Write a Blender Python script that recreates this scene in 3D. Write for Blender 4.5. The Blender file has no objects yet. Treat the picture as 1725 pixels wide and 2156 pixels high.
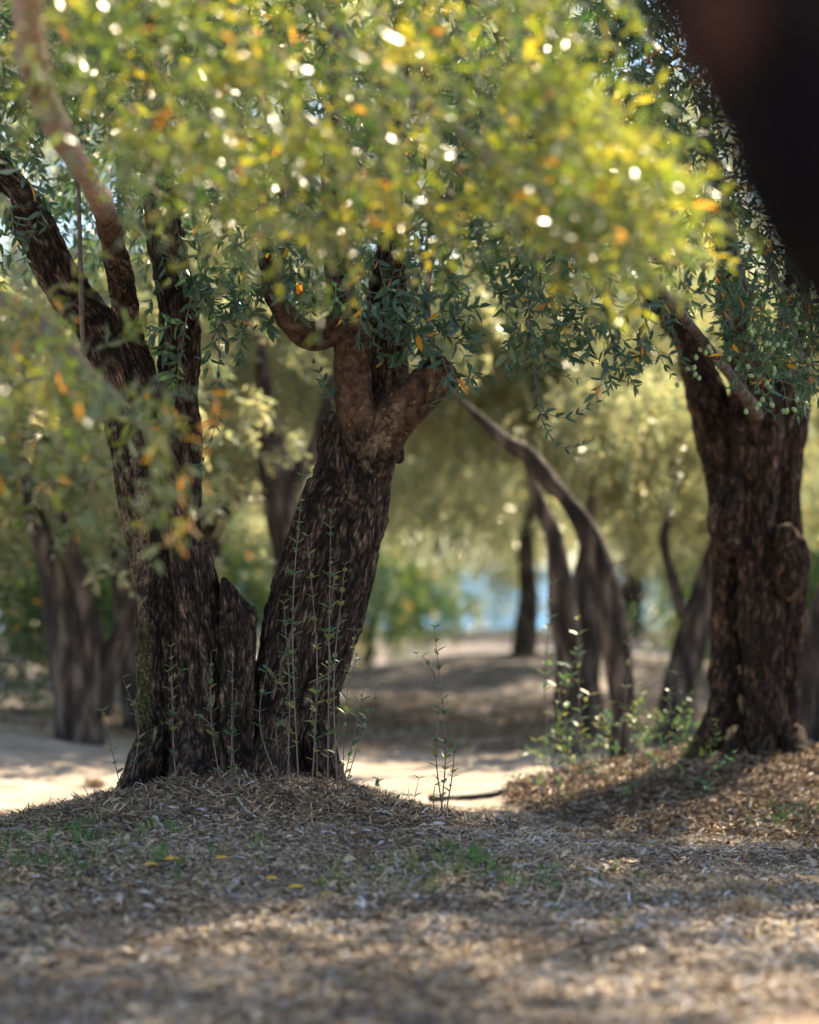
import bpy, math, random
import numpy as np
from mathutils import Vector

random.seed(7)
RNG = np.random.default_rng(11)
R = math.radians
sc = bpy.context.scene
COL = sc.collection

# ------------------------------------------------------------------ camera, world, sun, exposure
CAM_H, HOR, F = 1.10, 0.55, 85.0
cam_d = bpy.data.cameras.new('camera')
cam = bpy.data.objects.new('camera', cam_d); COL.objects.link(cam)
cam_d.lens = F; cam_d.sensor_fit = 'VERTICAL'; cam_d.sensor_height = 36; cam_d.sensor_width = 28.8
cam_d.clip_start = 0.05; cam_d.clip_end = 6000
PITCH = math.atan((HOR - .5) * 36 / F)
cam.location = (0, 0, CAM_H); cam.rotation_euler = (R(90) + PITCH, 0, 0)
cam_d.dof.use_dof = True; cam_d.dof.focus_distance = 9.4; cam_d.dof.aperture_fstop = 1.22
sc.camera = cam

SUN_EL, SUN_AZ = 50.0, 38.0          # azimuth from +Y towards +X
world = bpy.data.worlds.new('World'); sc.world = world; world.use_nodes = True
wn = world.node_tree; wn.nodes.clear()
sky = wn.nodes.new('ShaderNodeTexSky'); sky.sky_type = 'NISHITA'; sky.sun_disc = False
sky.sun_elevation = R(SUN_EL); sky.sun_rotation = R(SUN_AZ); sky.dust_density = .5; sky.air_density = 1.0; sky.ozone_density = 2.2
wb = wn.nodes.new('ShaderNodeBackground'); wb.inputs[1].default_value = 0.105
wo = wn.nodes.new('ShaderNodeOutputWorld')
wn.links.new(sky.outputs[0], wb.inputs[0]); wn.links.new(wb.outputs[0], wo.inputs[0])
sd = bpy.data.lights.new('sun', 'SUN'); sd.energy = 5.0; sd.angle = R(0.55); sd.color = (1.0, .85, .60)
so = bpy.data.objects.new('sun', sd); COL.objects.link(so)
sdir = Vector((math.sin(R(SUN_AZ)) * math.cos(R(SUN_EL)), math.cos(R(SUN_AZ)) * math.cos(R(SUN_EL)), math.sin(R(SUN_EL))))
so.rotation_euler = sdir.to_track_quat('Z', 'Y').to_euler(); so.location = sdir * 30
sc.view_settings.view_transform = 'Standard'; sc.view_settings.look = 'None'
sc.view_settings.exposure = 1.88; sc.view_settings.gamma = 1.0
try: sc.view_settings.use_curve_mapping = False
except Exception: pass
sc.render.engine = 'CYCLES'
sc.cycles.use_denoising = True
sc.cycles.max_bounces = 8; sc.cycles.diffuse_bounces = 4; sc.cycles.transmission_bounces = 4
sc.cycles.sample_clamp_indirect = 6; sc.cycles.caustics_reflective = False; sc.cycles.caustics_refractive = False

# ------------------------------------------------------------------ helpers
def P(u, v, d):
    """place a point at distance d (world Y) seen at (u, v) of a 1725 x 2156 view from the camera's stand"""
    x = (u / 1725 - .5) * 28.8 / F; y = -(v / 2156 - .5) * 36 / F
    c, s = math.cos(PITCH), math.sin(PITCH)
    dy = c - y * s; dz = s + y * c
    return np.array((x / dy * d, d, CAM_H + dz / dy * d))
def proj(p):
    c, s = math.cos(PITCH), math.sin(PITCH)
    dy = p[:, 1]; dz = p[:, 2] - CAM_H
    f = dy * c + dz * s; up = -dy * s + dz * c
    u = (p[:, 0] / f * F / 28.8 + .5) * 1725; v = (.5 - up / f * F / 36) * 2156
    return u, v, f

def _hash(ix, iy, iz):
    h = (ix.astype(np.uint32) * np.uint32(374761393) + iy.astype(np.uint32) * np.uint32(668265263) + iz.astype(np.uint32) * np.uint32(2147483647 - 58111))
    h = (h ^ (h >> np.uint32(13))) * np.uint32(1274126177)
    h = h ^ (h >> np.uint32(16))
    return (h & np.uint32(0xffffff)).astype(np.float64) / 0xffffff
def noise3(p):
    p = np.asarray(p, float); i = np.floor(p).astype(np.int64); f = p - i
    f = f * f * (3 - 2 * f); x, y, z = i[:, 0], i[:, 1], i[:, 2]
    r = 0
    for dx in (0, 1):
        wx = f[:, 0] if dx else 1 - f[:, 0]
        for dy in (0, 1):
            wy = f[:, 1] if dy else 1 - f[:, 1]
            for dz in (0, 1):
                wz = f[:, 2] if dz else 1 - f[:, 2]
                r = r + wx * wy * wz * _hash(x + dx, y + dy, z + dz)
    return r
def fbm(p, o=3):
    r = 0; a = .5; t = 0
    for k in range(o):
        r = r + a * noise3(p * 2 ** k + 17.3 * k); t += a; a *= .5
    return r / t
def ridge(p): return 1 - np.abs(2 * noise3(p) - 1)

def mesh_np(name, verts, faces, mat=None, smooth=False, attrs=None):
    """faces: list of (n,k) index arrays"""
    me = bpy.data.meshes.new(name)
    verts = np.asarray(verts, np.float32)
    faces = [np.asarray(f, np.int32) for f in faces if len(f)]
    loops = np.concatenate([f.ravel() for f in faces]); tot = np.concatenate([np.full(len(f), f.shape[1], np.int32) for f in faces])
    start = np.concatenate(([0], np.cumsum(tot)[:-1])).astype(np.int32)
    me.vertices.add(len(verts)); me.vertices.foreach_set('co', verts.ravel())
    me.loops.add(len(loops)); me.loops.foreach_set('vertex_index', loops)
    me.polygons.add(len(tot)); me.polygons.foreach_set('loop_start', start); me.polygons.foreach_set('loop_total', tot)
    if smooth: me.polygons.foreach_set('use_smooth', np.ones(len(tot), bool))
    me.update(calc_edges=True)
    for k, a in (attrs or {}).items():
        a = np.asarray(a, np.float32)
        if a.ndim == 1:
            at = me.attributes.new(k, 'FLOAT', 'POINT'); at.data.foreach_set('value', a)
        else:
            at = me.attributes.new(k, 'FLOAT_VECTOR', 'POINT'); at.data.foreach_set('vector', a.ravel())
    if mat: me.materials.append(mat)
    return me
def link(name, me, parent=None, **props):
    o = bpy.data.objects.new(name, me); COL.objects.link(o)
    if parent: o.parent = parent
    for k, v in props.items(): o[k] = v
    return o
def empty(name, loc, label, cat, group=None):
    o = bpy.data.objects.new(name, None); COL.objects.link(o); o.location = loc; o.empty_display_size = .2
    o['label'] = label; o['category'] = cat
    if group: o['group'] = group
    return o
def catmull(pts, n):
    pts = np.asarray(pts, float)
    if len(pts) == 2: return pts[0] + (pts[1] - pts[0]) * np.linspace(0, 1, n)[:, None]
    ext = np.vstack([2 * pts[0] - pts[1], pts, 2 * pts[-1] - pts[-2]])
    t = np.linspace(0, len(pts) - 1 - 1e-6, n); i = t.astype(int); f = (t - i)[:, None]
    a, b, c, d = ext[i], ext[i + 1], ext[i + 2], ext[i + 3]
    return .5 * (2 * b + (c - a) * f + (2 * a - 5 * b + 4 * c - d) * f * f + (3 * b - a - 3 * c + d) * f ** 3)
def tube(pts, rad, sides=12, n=None, cap=True, squash=None):
    n = n or max(2, len(pts) * 5)
    pr = catmull([tuple(p) + (r,) for p, r in zip(pts, rad)], n)
    c = pr[:, :3]; r = np.maximum(pr[:, 3], .0004)
    tg = np.gradient(c, axis=0); tg /= np.linalg.norm(tg, axis=1)[:, None] + 1e-9
    ref = np.array((0, 1., 0)) if abs(tg[:, 1]).mean() < .8 else np.array((1., 0, 0))
    a = np.cross(tg, ref); a /= np.linalg.norm(a, axis=1)[:, None] + 1e-9
    b = np.cross(tg, a)
    th = np.linspace(0, 2 * np.pi, sides, endpoint=False)
    ring = a[:, None] * np.cos(th)[None, :, None] + b[:, None] * np.sin(th)[None, :, None]
    v = (c[:, None] + ring * r[:, None, None]).reshape(-1, 3)
    i = np.arange(n - 1)[:, None] * sides; j = np.arange(sides)[None, :]; j2 = (j + 1) % sides
    q = np.stack([i + j, i + j2, i + sides + j2, i + sides + j], -1).reshape(-1, 4)
    fs = [q]
    if cap:
        v = np.vstack([v, c[:1], c[-1:]]); s = len(v) - 2; jj = np.arange(sides)
        fs.append(np.stack([(jj + 1) % sides, jj, np.full(sides, s)], -1))
        fs.append(np.stack([(n - 1) * sides + jj, (n - 1) * sides + (jj + 1) % sides, np.full(sides, s + 1)], -1))
    return v, fs, c, r, tg
def join(parts):
    vs, q, t, o = [], [], [], 0
    for v, fs in parts:
        vs.append(v)
        for f in fs: (q if f.shape[1] == 4 else t).append(f + o)
        o += len(v)
    out = []
    if q: out.append(np.concatenate(q))
    if t: out.append(np.concatenate(t))
    return np.concatenate(vs), out

# ------------------------------------------------------------------ materials
class NT:
    def __init__(s, name):
        s.m = bpy.data.materials.new(name); s.m.use_nodes = True; s.t = s.m.node_tree; s.t.nodes.clear()
        s.out = s.n('ShaderNodeOutputMaterial')
    def n(s, typ, **kw):
        x = s.t.nodes.new(typ)
        for k, v in kw.items(): setattr(x, k, v)
        return x
    def l(s, a, b): s.t.links.new(a, b)
    def set(s, node, **kw):
        for k, v in kw.items():
            i = node.inputs[k.replace('_', ' ')]
            if hasattr(v, 'is_linked') or isinstance(v, bpy.types.NodeSocket): s.l(v, i)
            else: i.default_value = v
        return node
    def attr(s, name): return s.n('ShaderNodeAttribute', attribute_name=name)
    def ramp(s, fac, stops, interp='LINEAR'):
        r = s.n('ShaderNodeValToRGB'); cr = r.color_ramp; cr.interpolation = interp
        while len(cr.elements) > 1: cr.elements.remove(cr.elements[-1])
        cr.elements[0].position = stops[0][0]; cr.elements[0].color = (*stops[0][1], 1)
        for p, c in stops[1:]:
            e = cr.elements.new(p); e.color = (*c, 1)
        s.l(fac, r.inputs[0]); return r.outputs[0]
    def noise(s, vec, scale, detail=3, rough=.55):
        x = s.n('ShaderNodeTexNoise'); x.inputs['Scale'].default_value = scale; x.inputs['Detail'].default_value = detail
        x.inputs['Roughness'].default_value = rough
        if vec is not None: s.l(vec, x.inputs['Vector'])
        return x.outputs[0]
    def mix(s, fac, a, b, blend='MIX'):
        x = s.n('ShaderNodeMix', data_type='RGBA', blend_type=blend)
        for sock, v in ((x.inputs[0], fac), (x.inputs[6], a), (x.inputs[7], b)):
            if isinstance(v, bpy.types.NodeSocket): s.l(v, sock)
            else: sock.default_value = v if isinstance(v, (int, float)) else (*v, 1)
        return x.outputs[2]
    def math(s, op, a, b=0., c=0.):
        x = s.n('ShaderNodeMath', operation=op)
        for i, v in enumerate((a, b, c)):
            if isinstance(v, bpy.types.NodeSocket): s.l(v, x.inputs[i])
            else: x.inputs[i].default_value = v
        return x.outputs[0]

def leaf_mat(name, stops, trans_gain, rough=.38, tfac=.4, under=(.30, .36, .30), coat=0):
    t = NT(name)
    a = t.attr('tint').outputs['Fac']
    col = t.ramp(a, stops)
    geo = t.n('ShaderNodeNewGeometry')
    face = t.mix(geo.outputs['Backfacing'], col, t.mix(.55, col, under))
    pb = t.n('ShaderNodeBsdfPrincipled'); t.l(face, pb.inputs['Base Color']); pb.inputs['Roughness'].default_value = rough
    pb.inputs['Specular IOR Level'].default_value = .6; pb.inputs['Coat Weight'].default_value = coat; pb.inputs['Coat Roughness'].default_value = .17
    tr = t.n('ShaderNodeBsdfTranslucent')
    tc = t.mix(1.0, col, trans_gain, 'MULTIPLY'); t.l(tc, tr.inputs[0])
    mx = t.n('ShaderNodeMixShader'); mx.inputs[0].default_value = tfac
    t.l(pb.outputs[0], mx.inputs[1]); t.l(tr.outputs[0], mx.inputs[2]); t.l(mx.outputs[0], t.out.inputs[0])
    return t.m
LEAF_SHADE = leaf_mat('olive_leaf_shade', [(0, (.022, .062, .048)), (.45, (.04, .09, .055)), (.8, (.10, .14, .045)), (.9, (.17, .18, .04)), (.92, (.55, .30, .03)), (1, (.60, .20, .03))], (2.6, 2.8, 1.2), tfac=.3, under=(.12, .19, .15))  # shaded copy of the leaf, the shade is put into its colour
LEAF_SUN = leaf_mat('olive_leaf_sunlit', [(0, (.025, .065, .02)), (.35, (.085, .135, .025)), (.7, (.21, .235, .03)), (.86, (.40, .33, .05)), (.88, (.62, .36, .03)), (1, (.64, .25, .03))], (1.8, 1.7, .7), tfac=.5, rough=.35, coat=.8, under=(.42, .45, .30))  # same leaf for the sunlit sprays, sunlight put into its colour
LEAF_FAR = leaf_mat('olive_leaf_grove', [(0, (.15, .19, .13)), (.5, (.29, .31, .19)), (.85, (.44, .41, .25)), (1, (.42, .32, .08))], (2.4, 2.3, 1.7), rough=.35, coat=.5, tfac=.42, under=(.42, .45, .36))  # far copy of the leaf, paled in colour to stand for haze
LEAF_SHOOT = leaf_mat('shoot_leaf', [(0, (.05, .12, .08)), (.5, (.09, .16, .08)), (.9, (.17, .20, .06)), (1, (.30, .22, .07))], (1.8, 2, 1.0), tfac=.3, under=(.16, .22, .17))

def bark_mat(name='olive_bark', gain=(1, 1, 1)):
    t = NT(name)
    bk = t.attr('bark').outputs['Vector']; li = t.attr('lichen_sunlit').outputs['Fac']; mo = t.attr('moss').outputs['Fac']; cr = t.attr('crease').outputs['Fac']
    obj = t.n('ShaderNodeTexCoord').outputs['Object']
    n1 = t.noise(bk, 30, 6, .7); n2 = t.noise(bk, 120, 4, .7); n3 = t.noise(obj, 3.2, 3)
    c = t.ramp(t.math('ADD', t.math('MULTIPLY', n1, .6), t.math('MULTIPLY', n2, .4)), [(.40, (.008, .006, .005)), (.49, (.034, .025, .020)), (.56, (.10, .075, .058)), (.66, (.30, .24, .19))])
    wv = t.n('ShaderNodeVectorMath', operation='ADD'); sc_ = t.n('ShaderNodeVectorMath', operation='SCALE'); nz = t.n('ShaderNodeTexNoise'); nz.inputs['Scale'].default_value = 22; t.l(bk, nz.inputs['Vector']); t.l(nz.outputs[1], sc_.inputs[0]); sc_.inputs['Scale'].default_value = .045
    t.l(bk, wv.inputs[0]); t.l(sc_.outputs[0], wv.inputs[1])
    vc = t.n('ShaderNodeTexVoronoi', feature='DISTANCE_TO_EDGE'); vc.inputs['Scale'].default_value = 30; t.l(wv.outputs[0], vc.inputs['Vector'])
    plate = t.ramp(vc.outputs[0], [(.0, (0, 0, 0)), (.16, (1, 1, 1))])
    c = t.mix(1.0, c, t.ramp(plate, [(0, (.18, .16, .15)), (1, (1.25, 1.22, 1.2))]), 'MULTIPLY')
    c = t.mix(t.math('MULTIPLY', n3, .55), c, t.mix(1.0, c, (1.3, .88, .66), 'MULTIPLY'))
    c = t.mix(t.ramp(cr, [(.2, (1, 1, 1)), (.5, (0, 0, 0))]), c, (.010, .008, .007))
    # lichen: crusty pale patches with an uneven broken edge, also the painted sunlit edge of the left stem
    v = t.n('ShaderNodeTexVoronoi'); v.inputs['Scale'].default_value = 32; t.l(obj, v.inputs['Vector'])
    yg = t.attr('young_sunlit').outputs['Fac']; ym = t.ramp(t.math('ADD', yg, t.math('MULTIPLY', t.math('SUBTRACT', t.noise(obj, 20, 4, .7), .5), 2.4)), [(.25, (0, 0, 0)), (1.0, (1, 1, 1))])
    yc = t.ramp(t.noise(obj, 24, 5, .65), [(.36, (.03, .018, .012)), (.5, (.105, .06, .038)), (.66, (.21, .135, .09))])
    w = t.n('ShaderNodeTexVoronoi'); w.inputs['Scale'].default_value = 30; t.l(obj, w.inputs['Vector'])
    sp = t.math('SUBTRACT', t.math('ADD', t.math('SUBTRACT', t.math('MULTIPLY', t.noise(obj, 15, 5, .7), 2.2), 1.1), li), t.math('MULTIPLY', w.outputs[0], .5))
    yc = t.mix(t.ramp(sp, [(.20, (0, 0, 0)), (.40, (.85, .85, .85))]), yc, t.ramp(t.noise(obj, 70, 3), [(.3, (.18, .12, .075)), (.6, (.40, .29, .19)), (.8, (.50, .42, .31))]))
    yc = t.mix(t.ramp(t.math('SUBTRACT', yg, 1.0), [(.1, (0, 0, 0)), (.9, (1, 1, 1))]), yc, t.ramp(t.noise(obj, 10, 4), [(.3, (.40, .31, .26)), (.7, (.64, .52, .45))]))  # limb reaching to the camera: sunlight painted as pale bark
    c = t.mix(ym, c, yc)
    ln = t.noise(obj, 14, 6, .7)
    lm = t.math('ADD', li, t.math('SUBTRACT', t.math('MULTIPLY', ln, 2.1), 1.42))
    lm = t.math('SUBTRACT', lm, t.math('MULTIPLY', v.outputs[0], .25))
    lmask = t.ramp(lm, [(.02, (0, 0, 0)), (.30, (.9, .9, .9))])
    lcol = t.ramp(t.noise(obj, 60, 3), [(.3, (.10, .07, .05)), (.55, (.28, .21, .145)), (.75, (.44, .38, .27))])
    c = t.mix(lmask, c, lcol)
    mn = t.noise(obj, 38, 5, .7)
    mm = t.ramp(t.math('ADD', mo, t.math('SUBTRACT', mn, .92)), [(.04, (0, 0, 0)), (.16, (1, 1, 1))])
    c = t.mix(mm, c, t.ramp(t.noise(obj, 75, 3), [(.38, (.025, .027, .010)), (.56, (.085, .085, .03)), (.75, (.26, .27, .16))]))
    c = t.mix(1.0, c, gain, 'MULTIPLY')
    pb = t.n('ShaderNodeBsdfPrincipled'); t.l(c, pb.inputs['Base Color']); pb.inputs['Roughness'].default_value = .85
    pb.inputs['Specular IOR Level'].default_value = .25
    hgt = t.math('ADD', t.math('ADD', t.math('ADD', n1, t.math('MULTIPLY', plate, t.math('SUBTRACT', .38, t.math('MULTIPLY', ym, .33)))), t.math('MULTIPLY', n2, .45)), t.math('MULTIPLY', t.noise(obj, 150, 3), .22))
    b = t.n('ShaderNodeBump'); b.inputs['Strength'].default_value = 1.0; b.inputs['Distance'].default_value = .03; t.l(hgt, b.inputs['Height'])
    t.l(b.outputs[0], pb.inputs['Normal']); t.l(pb.outputs[0], t.out.inputs[0])
    return t.m
BARK = bark_mat('olive_bark', (1.15, 1.1, 1.06))
def simple_mat(name, stops, scale=20, rough=.8, bump=0, vec='Object', spec=.3, stretch=None):
    t = NT(name); tc = t.n('ShaderNodeTexCoord').outputs[vec]
    if stretch:
        mp = t.n('ShaderNodeMapping'); mp.inputs['Scale'].default_value = stretch; t.l(tc, mp.inputs[0]); tc = mp.outputs[0]
    n = t.noise(tc, scale, 4, .6)
    pb = t.n('ShaderNodeBsdfPrincipled'); t.l(t.ramp(n, stops), pb.inputs['Base Color']); pb.inputs['Roughness'].default_value = rough
    pb.inputs['Specular IOR Level'].default_value = spec
    if bump:
        b = t.n('ShaderNodeBump'); b.inputs['Distance'].default_value = bump; t.l(n, b.inputs['Height']); t.l(b.outputs[0], pb.inputs['Normal'])
    t.l(pb.outputs[0], t.out.inputs[0]); return t.m
BARK_FAR = simple_mat('grove_bark', [(.35, (.012, .009, .008)), (.5, (.045, .035, .032)), (.62, (.14, .11, .095))], 14, .9, .03, stretch=(1, 1, .25))
TWIG = simple_mat('twig_bark', [(.3, (.10, .075, .06)), (.7, (.26, .20, .17))], 30, .7)
SHOOT = simple_mat('shoot_stem', [(.3, (.13, .085, .07)), (.7, (.25, .18, .145))], 30, .6)
def litter_mat():
    t = NT('dry_litter'); a = t.attr('tint').outputs['Fac']
    c = t.ramp(a, [(0, (.035, .026, .024)), (.18, (.10, .072, .062)), (.36, (.24, .155, .10)), (.6, (.43, .31, .205)), (.8, (.58, .45, .28)), (.9, (.42, .38, .40)), (.965, (.58, .54, .52)), (.97, (.36, .18, .09)), (1, (.42, .20, .08))])
    pb = t.n('ShaderNodeBsdfPrincipled'); t.l(c, pb.inputs['Base Color']); pb.inputs['Roughness'].default_value = .6
    pb.inputs['Specular IOR Level'].default_value = .35
    t.l(pb.outputs[0], t.out.inputs[0]); return t.m
LITTER = litter_mat()
def ground_mat():
    t = NT('dry_grove_soil'); pos = t.n('ShaderNodeNewGeometry').outputs['Position']
    n1 = t.noise(pos, 1.3, 5, .6); n2 = t.noise(pos, 28, 5, .7); n3 = t.noise(pos, 110, 3, .7)
    c = t.ramp(t.math('ADD', t.math('MULTIPLY', n2, .6), t.math('MULTIPLY', n3, .4)), [(.3, (.10, .072, .055)), (.48, (.26, .19, .145)), (.62, (.40, .31, .235)), (.75, (.52, .43, .33))])
    c = t.mix(t.ramp(n1, [(.35, (0, 0, 0)), (.7, (.6, .6, .6))]), c, t.mix(1.0, c, (1.25, 1.2, 1.1), 'MULTIPLY'))
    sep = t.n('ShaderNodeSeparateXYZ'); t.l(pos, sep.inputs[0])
    sunlit_path = t.math('ADD', t.math('MULTIPLY', t.math('SUBTRACT', sep.outputs[1], 10.6), .4), t.math('SUBTRACT', n1, .5))  # pale dusty path, its sunlit brightness painted into the soil colour
    dm = t.ramp(sunlit_path, [(.2, (0, 0, 0)), (.6, (.85, .85, .85))])
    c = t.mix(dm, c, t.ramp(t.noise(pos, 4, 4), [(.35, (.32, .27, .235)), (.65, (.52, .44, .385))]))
    back = t.math('ADD', t.math('MULTIPLY', t.math('SUBTRACT', sep.outputs[1], 16.3), .5), t.math('MULTIPLY', t.math('SUBTRACT', n1, .5), 1.6))  # soil beyond the path, far shade painted in as darker colour
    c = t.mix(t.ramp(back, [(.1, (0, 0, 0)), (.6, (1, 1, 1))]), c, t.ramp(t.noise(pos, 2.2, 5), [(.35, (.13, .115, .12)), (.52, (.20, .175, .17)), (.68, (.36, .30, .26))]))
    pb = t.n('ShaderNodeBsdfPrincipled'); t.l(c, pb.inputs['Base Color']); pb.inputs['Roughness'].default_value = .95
    pb.inputs['Specular IOR Level'].default_value = .1
    b = t.n('ShaderNodeBump'); b.inputs['Distance'].default_value = .02; t.l(t.math('ADD', n2, t.math('MULTIPLY', n3, .5)), b.inputs['Height'])
    t.l(b.outputs[0], pb.inputs['Normal']); t.l(pb.outputs[0], t.out.inputs[0]); return t.m
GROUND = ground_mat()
def grass_mat():
    t = NT('grass_blade'); a = t.attr('tint').outputs['Fac']
    c = t.ramp(a, [(0, (.05, .13, .03)), (.5, (.10, .22, .04)), (.8, (.22, .28, .06)), (1, (.40, .32, .12))])
    pb = t.n('ShaderNodeBsdfPrincipled'); t.l(c, pb.inputs['Base Color']); pb.inputs['Roughness'].default_value = .5
    tr = t.n('ShaderNodeBsdfTranslucent'); t.l(c, tr.inputs[0]); mx = t.n('ShaderNodeMixShader'); mx.inputs[0].default_value = .35
    t.l(pb.outputs[0], mx.inputs[1]); t.l(tr.outputs[0], mx.inputs[2]); t.l(mx.outputs[0], t.out.inputs[0]); return t.m
GRASS = grass_mat()
def sea_mat():
    t = NT('sea_water'); pb = t.n('ShaderNodeBsdfPrincipled'); pb.inputs['Base Color'].default_value = (.07, .20, .38, 1)
    pb.inputs['Roughness'].default_value = .6; pb.inputs['Specular IOR Level'].default_value = .08
    pos = t.n('ShaderNodeNewGeometry').outputs['Position']; b = t.n('ShaderNodeBump'); b.inputs['Distance'].default_value = .3
    t.l(t.noise(pos, .8, 4), b.inputs['Height']); t.l(b.outputs[0], pb.inputs['Normal']); t.l(pb.outputs[0], t.out.inputs[0]); return t.m
SEA = sea_mat()
OLIVE = simple_mat('green_olive', [(.3, (.17, .27, .10)), (.7, (.26, .36, .15))], 40, .35, spec=.5)
YELLOW = simple_mat('yellow_leaf', [(.3, (.60, .33, .03)), (.7, (.70, .42, .06))], 30, .5)
PALE = simple_mat('bleached_wood', [(.3, (.50, .44, .38)), (.7, (.70, .64, .56))], 30, .7)
PIPE = simple_mat('black_pipe', [(.3, (.012, .012, .015)), (.7, (.03, .03, .035))], 30, .45)
STONE = simple_mat('dark_clod', [(.3, (.03, .022, .02)), (.7, (.09, .065, .055))], 30, .9, .01)
GREYST = simple_mat('grey_limestone', [(.3, (.35, .36, .38)), (.7, (.55, .56, .58))], 15, .8, .01)

# ------------------------------------------------------------------ terrain
MX, MY = -0.66, 10.05            # main tree
RX, RY = 1.72, 12.5              # right tree
BROW = 46.0
def terrain(x, y, fine=True):
    x = np.asarray(x, float); y = np.asarray(y, float)
    dx = x - MX; dy = y - MY
    sx = np.where(dx > 0, .74, .88)
    t = np.clip((y - 8.9) / 1.5, 0, 1); z = -.13 * t * t * (3 - 2 * t)
    z = z + .32 * np.exp(-((dx / sx) ** 2) * .75 - ((dy / 1.2) ** 2) * .8)
    z += .05 * np.exp(-(((x - .25) / .7) ** 2) - ((y - 8.9) / .7) ** 2)
    z += .20 * np.exp(-(((x - RX) / 1.1) ** 2) - ((y - RY) / 1.2) ** 2)
    z += .10 * np.exp(-(((x - 2.6) / 1.2) ** 2) - ((y - 12.6) / 1.2) ** 2)
    z += .35 * np.exp(-(((x - 1.2) / 2.4) ** 2) - ((y - 24.) / 2.5) ** 2)
    z += .30 * np.exp(-(((x + 3.6) / 1.6) ** 2) - ((y - 15.5) / 1.8) ** 2)
    p = np.stack([x, y, x * 0], -1).reshape(-1, 3)
    z = z + ((fbm(p * .35, 3) - .5) * .16).reshape(x.shape) * np.clip((y - 11) / 8, 0.15, 1)
    if fine: z = z + ((fbm(p * 5.5, 4) - .5) * .06).reshape(x.shape)
    far = np.clip(y - BROW, 0, None)
    return z - np.minimum(far * .35, 14)
xs = np.concatenate([-2.7 - np.geomspace(.03, 220, 60)[::-1], np.arange(-2.7, 2.7001, .025), 2.7 + np.geomspace(.03, 220, 60)])
ys = np.concatenate([4.4 - np.geomspace(.05, 90, 40)[::-1], np.arange(4.4, 14.5, .027), 14.5 + np.geomspace(.03, 46, 130), np.linspace(60.7, 130, 30)])
X, Y = np.meshgrid(xs, ys); Z = terrain(X, Y)
V = np.stack([X, Y, Z], -1).reshape(-1, 3); nx, ny = len(xs), len(ys)
i = (np.arange(ny - 1)[:, None] * nx + np.arange(nx - 1)[None, :]).ravel()
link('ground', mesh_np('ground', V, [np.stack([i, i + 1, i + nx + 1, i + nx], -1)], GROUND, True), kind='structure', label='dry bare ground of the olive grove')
sv = np.array([(-4000, 66, -8), (4000, 66, -8), (4000, 5500, -8), (-4000, 5500, -8)], float)
link('sea', mesh_np('sea', sv, [np.array([[0, 1, 2, 3]])], SEA), kind='structure', label='blue sea beyond the grove')
def tz(x, y): return float(terrain(np.array([x]), np.array([y]))[0])

# ------------------------------------------------------------------ leaves
#  templates along +X, width in Y, fold in Z
T8 = (np.array([(0, 0, 0), (.28, .5, .09), (.28, 0, 0), (.28, -.5, .09), (.66, .42, .05), (.66, 0, -.03), (.66, -.42, .05), (1, 0, -.10)]),
      [np.array([(0, 2, 1), (0, 3, 2), (4, 5, 7), (5, 6, 7)]), np.array([(1, 2, 5, 4), (2, 3, 6, 5)])])
T4 = (np.array([(0, 0, 0), (.33, .5, .10), (.45, 0, 0), (.66, .38, .05), (1, 0, -.08), (.66, -.38, .05), (.33, -.5, .10)]),
      [np.array([(0, 2, 1), (0, 6, 2), (2, 4, 3), (2, 5, 4)]), np.zeros((0, 4), int)])
T4[1][0] = np.array([(0, 2, 1), (1, 2, 3), (3, 2, 4), (4, 2, 5), (5, 2, 6), (6, 2, 0)]); T4[1].pop()
T2 = (np.array([(0, 0, 0), (.45, .5, .12), (1, 0, -.05), (.45, -.5, .12)]), [np.array([(0, 2, 1), (0, 3, 2)])])
def frames(d, up):
    d = d / (np.linalg.norm(d, axis=1)[:, None] + 1e-9)
    s = np.cross(up, d); s /= np.linalg.norm(s, axis=1)[:, None] + 1e-9
    n = np.cross(d, s); return d, s, n
def leaves_geo(T, L):
    """L: dict pos,dir,up,len,wid,tint"""
    d, s, n = frames(L['dir'], L['up']); tv, tf = T
    v = (L['pos'][:, None] + d[:, None] * (tv[None, :, :1] * L['len'][:, None, None]) + s[:, None] * (tv[None, :, 1:2] * L['wid'][:, None, None])
         + n[:, None] * (tv[None, :, 2:] * (L['len'] * .8)[:, None, None]))
    k = len(tv); N = len(L['pos']); off = np.arange(N)[:, None, None] * k
    return v.reshape(-1, 3), [(f[None] + off).reshape(-1, f.shape[1]) for f in tf], np.repeat(L['tint'], k)
def cat(*Ls): return {k: np.concatenate([L[k] for L in Ls]) for k in Ls[0]}
def sub(L, m): return {k: v[m] for k, v in L.items()}
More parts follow.
